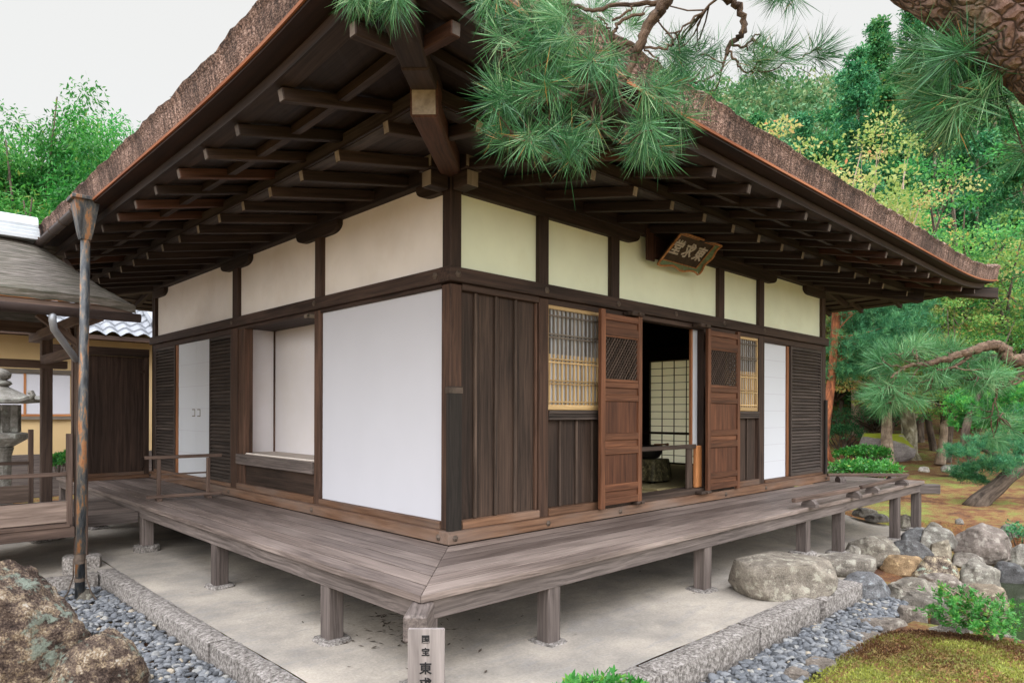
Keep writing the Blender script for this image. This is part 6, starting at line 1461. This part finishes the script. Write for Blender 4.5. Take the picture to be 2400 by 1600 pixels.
def moss_tufts():
    r = np.random.default_rng(15); poly = np.array([(.6, -2.22), (1.4, -2.2), (2.3, -2.28), (2.7, -2.6), (2.55, -3.2), (2.2, -3.9), (0, -3.9), (-.3, -2.4)]); q = r.uniform(poly.min(0), poly.max(0), (30000, 2)); q = q[sd_poly(q[:, 0], q[:, 1], poly) < 0]
    z = H(q[:, 0], q[:, 1]); n = len(q); P = np.column_stack([q, z - .004]); k = np.repeat(np.arange(n), 2); D = np.array([0, 0, 1.0]) + r.normal(0, .6, (2 * n, 3)); tb = np.clip(.54 + .5 * fbm(q[:, 0], q[:, 1], 2.4, 8) + r.normal(0, .12, n), 0, 1)
    v, f, ti = leaves(P[k], D, unit(2 * n, r), .020 * r.uniform(.5, 1.3, 2 * n), .008, tb[k]); kind(link('moss_tufts', np_mesh('moss_tufts', v, f, M['mosstuft'], ti)), 'stuff', 'tufty green and brown moss on the bank')
moss_tufts()

# ---- overhanging foreground pine
def pine_over():
    r = np.random.default_rng(31); D = 1.95
    base = at(2900, 2400, 1.6); base[2] = Hs(base[0], base[1]); t = thing('overhanging_pine', 'old pine leaning over from the right with plated bark trunk and drooping green needles', 'tree', base)
    tp = [(2900, 2420, 1.7), (2890, 1500, 1.62), (2830, 760, 1.55), (2720, 360, 1.5), (2560, 140, 1.5), (2380, -10, 1.52), (2215, -100, 1.56), (2030, -205, 1.62), (1750, -270, 1.72), (1480, -330, 1.85)]
    P = np.array([at(u, v, d) for u, v, d in tp]); tt = np.linspace(0, 9, 64); Q = np.array([[np.interp(s, range(10), P[:, c]) for c in range(3)] for s in tt])
    for _ in range(5): Q[1:-1] = (Q[:-2] + 2 * Q[1:-1] + Q[2:]) / 4
    mb = MB(); rad = np.interp(tt, [0, 2, 4, 6, 7, 9], [.17, .15, .132, .118, .10, .06]); mb.tube(Q, rad, 40, bump=.035); obj('trunk', mb, M['platebark'], t, smooth=True)
    bz = lambda s: Q[int(s / 9 * 63)]
    br = MB(); twigpts = []
    def line(pts, r0, r1, start=None, seg=7):
        A = [at(u, v, D + (q[0] if q else 0)) for u, v, *q in pts]
        if start is not None: A = [start] + A
        A = np.array(A); n = len(A); s = np.linspace(0, n - 1, (n - 1) * 4 + 1); B = np.array([[np.interp(k, range(n), A[:, c]) for c in range(3)] for k in s])
        for _ in range(2): B[1:-1] = (B[:-2] + 2 * B[1:-1] + B[2:]) / 4
        B[1:-1] += r.normal(0, .003, B[1:-1].shape); br.tube(B, np.linspace(r0, r1, len(B)), seg, bump=.12); twigpts.extend(list(B))
    line([(1590, -40), (1560, 0), (1545, 30), (1515, 62), (1505, 95), (1488, 130), (1478, 160), (1463, 185), (1450, 205)], .020, .009, bz(7.6), 9)
    line([(1463, 184), (1440, 190), (1415, 196), (1372, 200), (1345, 212), (1318, 232), (1298, 236)], .008, .004)
    line([(1345, 212), (1330, 226), (1350, 222), (1392, 214)], .004, .003)
    line([(1450, 205), (1452, 222), (1460, 240), (1482, 252), (1503, 268), (1520, 285), (1532, 305)], .007, .003)
    line([(1503, 268), (1522, 254), (1548, 252), (1580, 268), (1600, 280)], .003, .002)
    line([(1398, 200), (1395, 240), (1388, 270), (1384, 300), (1350, 320), (1300, 345)], .005, .002); line([(1404, 200), (1406, 250), (1412, 300), (1430, 325), (1465, 335)], .004, .002)
    line([(1370, 255), (1330, 285), (1290, 318), (1250, 330)], .003, .002); line([(1500, 103), (1470, 102), (1446, 106), (1438, 92), (1437, 72), (1450, 55), (1478, 38), (1510, 32)], .007, .004)
    line([(1446, 106), (1430, 112), (1410, 118), (1350, 132), (1300, 136)], .005, .002); line([(1438, 92), (1428, 70), (1415, 48), (1400, 40)], .004, .002); line([(1436, 50), (1440, 44), (1475, 30), (1484, 14)], .004, .003)
    line([(1545, 5), (1480, 10), (1420, 18), (1380, 30), (1350, 12), (1310, 5)], .007, .004); line([(1510, 112), (1560, 115), (1575, 105), (1576, 92), (1555, 60), (1540, 45)], .004, .002); line([(1510, 110), (1535, 135), (1550, 148)], .003, .002)
    line([(1640, -60), (1690, -10, .1), (1725, 8, .1), (1741, 30, .1), (1745, 68, .1), (1737, 84, .1), (1712, 104, .1), (1702, 130, .1)], .014, .006, bz(7.0), 9)
    line([(1712, 104, .1), (1745, 108, .1), (1764, 93, .1), (1767, 82, .1), (1782, 82, .1)], .004, .002); line([(1764, 93, .1), (1800, 112, .1), (1850, 137, .1), (1880, 138, .1), (1915, 116, .1)], .005, .002)
    line([(1705, 120, .1), (1725, 140, .1), (1735, 165, .1), (1770, 168, .1), (1785, 160, .1)], .004, .002); line([(1702, 130, .1), (1690, 170, .1), (1650, 190, .05), (1610, 195)], .004, .002)
    line([(1690, -10, .1), (1640, 30, .1), (1590, 75, .05), (1560, 80)], .004, .002)
    line([(1200, -60), (1080, -40), (960, -30), (911, 10)], .010, .003, bz(8.6)); line([(1300, -30), (1240, 20), (1250, 60)], .008, .003, bz(8.4))
    TP = []; TD = []; TW = np.array(twigpts); tw = br
    def spray(n, u0, u1, v0, v1, dirs, dep=.16, off=0.0, link_=True):
        for i in range(n):
            u, v = r.uniform(u0, u1), r.uniform(v0, v1); p = at(u, v, D + off + r.normal(0, dep)); d = RT * r.normal(dirs[0], .5) + np.array([0, 0, 1.0]) * r.normal(dirs[1], .45) + FW * r.normal(-.15, .4)
            TP.append(p); TD.append(d)
            if link_:
                j = int(np.argmin(((TW - p) ** 2).sum(1))); L_ = np.linalg.norm(TW[j] - p)
                if L_ < .35: tw.tube(limb(TW[j], p, r, 4, .12), np.linspace(.0028, .0016, 5), 5, caps=False)
    spray(20, 1155, 1350, 5, 125, (-.35, -.2), .18, .06, False); spray(8, 1180, 1330, 10, 100, (-.2, -.3), .12, .1, False)
    spray(9, 1200, 1400, 105, 145, (-.1, -.6), .14); spray(9, 1240, 1440, 128, 165, (.1, -.7), .12)
    spray(7, 1145, 1240, 180, 230, (-.6, .1), .10); spray(9, 1150, 1320, 190, 280, (-.4, -.3), .14)
    spray(11, 1155, 1360, 290, 345, (-.3, -.4), .12); spray(11, 1330, 1545, 290, 355, (.1, -.3), .12); spray(5, 1480, 1560, 330, 362, (.3, -.5), .1); spray(4, 1300, 1420, 340, 365, (0, -.7), .1)
    spray(1, 1437, 1441, 212, 218, (-.1, -.8), .02); spray(1, 1500, 1506, 292, 298, (.1, .3), .02); spray(2, 1594, 1602, 276, 284, (.3, -.8), .03); spray(1, 1318, 1324, 262, 268, (-.3, .4), .02)
    spray(9, 1520, 1680, 120, 215, (.0, -.4), .15, .28); spray(6, 1560, 1690, 95, 170, (.1, .1), .15, .3); spray(6, 1510, 1600, 190, 235, (.1, -.6), .14)
    spray(5, 1730, 1800, 100, 170, (.2, .2), .1, .12); spray(3, 1895, 1935, 105, 140, (.9, .3), .05, .1); spray(3, 1760, 1850, 120, 170, (.3, .3), .1, .12)
    spray(9, 775, 935, -35, 5, (-.1, -.8), .06, 0, False); spray(2, 905, 920, 8, 16, (.2, -.5), .02, 0, False); spray(4, 1090, 1180, -30, 20, (-.2, -.7), .08, 0, False)
    spray(6, 1380, 1560, -20, 60, (0, .2), .12, .3); spray(5, 1800, 1860, -30, 5, (0, -.6), .08, .1, False)
    P2 = np.array(TP); D2 = np.array(TD); v, f, ti = tufts(P2, D2, r, 74, .10, .0021, .9, .22); 
    # right-hand cluster under the trunk
    TP.clear(); TD.clear(); Dk = 1.75
    for (u, v0, n) in ((2180, 140, 9), (2205, 120, 7), (2215, 190, 10), (2185, 235, 12), (2230, 250, 10), (2265, 200, 8), (2285, 165, 6), (2320, 180, 4), (2240, 140, 6), (2200, 280, 7), (2240, 300, 4), (2400, 340, 3), (2330, 215, 3)):
        for i in range(n): TP.append(at(u + r.normal(0, 22), v0 + r.normal(0, 16), Dk + r.normal(0, .12))); TD.append(RT * r.normal(-.7, .45) + np.array([0, 0, r.normal(-.35, .5)]) + FW * r.normal(0, .4))
    v2, f2, t2 = tufts(np.array(TP), np.array(TD), r, 80, .10, .0023, .85, .20)
    for i in range(0, len(TP), 2): tw.tube(limb(at(2330, 130, Dk - .05), TP[i], r, 5, .1), np.linspace(.004, .0016, 6), 5, caps=False)
    tw2 = MB(); tw2.tube([at(2400, 60, 1.6), at(2350, 110, 1.7), at(2290, 150, Dk), at(2230, 180, Dk)], [.012, .010, .007, .003], 7); obj('branch', tw2, M['twig'], t)
    obj('branches', br, M['twig'], t, smooth=True); V, F, T = merge([(v, f, ti), (v2, f2, t2)]); link('needles', np_mesh('needles', V - np.array(t.location), F, M['needle'], T), t)
pine_over()
def pine_right():
    r = np.random.default_rng(51); D = 3.5; Z = lambda x, y: (1900 + x / 3.734, 700 + y / 3.734)
    base = at(2760, 1500, 3.7); base[2] = Hs(base[0], base[1]); t = thing('crooked_pine', 'crooked pine limb with thin bluish needle sprays reaching in from the right', 'tree', base); mb = MB(); tw = []
    def line(pts, r0, r1, first=None, seg=9):
        A = np.array(([first] if first is not None else []) + [at(*Z(x, y), D + (q[0] if q else 0)) for x, y, *q in pts]); n = len(A); s = np.linspace(0, n - 1, (n - 1) * 5 + 1); B = np.array([[np.interp(k, range(n), A[:, c]) for c in range(3)] for k in s])
        for _ in range(3): B[1:-1] = (B[:-2] + 2 * B[1:-1] + B[2:]) / 4
        B[1:-1] += r.normal(0, .003, B[1:-1].shape); mb.tube(B, np.linspace(r0, r1, len(B)), seg, bump=.10); tw.extend(list(B))
    trunk = [base - np.array([0, 0, .2]), at(2740, 1150, 3.65), at(2690, 900, 3.6), at(2600, 840, 3.55)]; mb.tube(trunk, [.09, .075, .06, .045], 12)
    line([(2150, 520), (1950, 545), (1850, 545), (1745, 540), (1715, 490), (1690, 440), (1640, 415), (1560, 408), (1490, 430), (1400, 462), (1330, 480), (1200, 520), (1080, 545), (1030, 575), (960, 580), (900, 575), (830, 600), (780, 625), (700, 690)], .040, .005, trunk[-1])
    line([(1420, 470), (1370, 520), (1290, 575), (1220, 605)], .011, .006); line([(1220, 605), (1130, 620), (1090, 640)], .005, .002)
    line([(960, 580), (930, 540), (925, 500), (900, 480)], .005, .002); line([(900, 575), (820, 540), (740, 480)], .004, .002); line([(830, 600), (700, 580), (620, 545)], .004, .002); line([(780, 625), (720, 740), (600, 830), (520, 830)], .004, .002); line([(950, 590), (900, 680), (820, 760), (700, 900)], .004, .002); line([(1090, 640), (1050, 720), (1040, 760)], .003, .002)
    line([(1867, 640), (1790, 700), (1740, 740), (1700, 770), (1630, 790)], .010, .005, at(2440, 870, 3.5)); line([(1867, 690), (1800, 745), (1740, 755)], .008, .004, at(2430, 880, 3.5)); line([(1630, 790), (1625, 850), (1605, 900), (1585, 980), (1580, 1070)], .006, .002); line([(1605, 900), (1650, 980), (1640, 1050)], .003, .002); line([(1600, 700), (1540, 700), (1480, 700), (1380, 620), (1370, 560)], .004, .002, at(*Z(1700, 760), D))
    TP = []; TD = []
    for (x, y, n, dx, dz) in ((900, 400, 5, .1, .8), (960, 440, 3, .2, .7), (1020, 440, 4, .3, .6), (740, 470, 3, -.5, .6), (650, 500, 4, -.7, .4), (580, 560, 4, -.9, .1), (690, 660, 5, -.8, .0), (600, 780, 4, -.9, -.2), (515, 830, 4, -.8, -.1), (700, 900, 5, -.3, -.7), (640, 950, 4, -.4, -.6), (780, 860, 4, 0, -.7), (1080, 655, 5, .2, -.3), (1170, 680, 4, .6, -.2), (1230, 640, 3, .7, 0), (960, 855, 3, 0, -.5), (1040, 775, 3, .1, -.2), (1180, 440, 4, .3, .6), (1280, 440, 3, .2, .8), (1370, 570, 3, .3, -.3), (1460, 540, 4, .1, -.4), (1540, 520, 4, .3, -.2), (1480, 710, 5, 0, -.4), (1440, 770, 3, -.2, -.8), (1590, 700, 5, .2, -.1), (1690, 680, 4, .7, .1), (1650, 740, 3, .4, -.4), (1560, 640, 3, 0, .2), (1740, 1150, 3, .7, -.2), (1600, 1240, 4, .1, -.5), (1480, 1020, 3, -.6, 0), (1660, 1030, 3, .3, -.3), (830, 720, 4, -.2, -.4), (760, 780, 3, -.2, -.4), (1330, 700, 3, .2, -.3), (850, 480, 3, 0, .6)):
        for i in range(n):
            u, v = Z(x + r.normal(0, 28), y + r.normal(0, 24)); p = at(u, v, D + .12 + r.normal(0, .12)); TP.append(p); TD.append(RT * (dx + r.normal(0, .35)) + np.array([0, 0, dz + r.normal(0, .35)]) + FW * r.normal(0, .4))
            j = int(np.argmin(((np.array(tw) - p) ** 2).sum(1)))
            if i < 2: mb.tube(limb(tw[j], p, r, 4, .1), np.linspace(.004, .002, 5), 5, caps=False)
    obj('branches', mb, M['twig'], t, smooth=True); v, f, ti = tufts(np.array(TP), np.array(TD), r, 46, .115, .0027, .8, .12); ti = np.minimum(ti * .8 + .2, .92)
    link('needles', np_mesh('needles', v - np.array(t.location), f, M['needle'], ti), t)
pine_right()
bpy.context.view_layer.update()
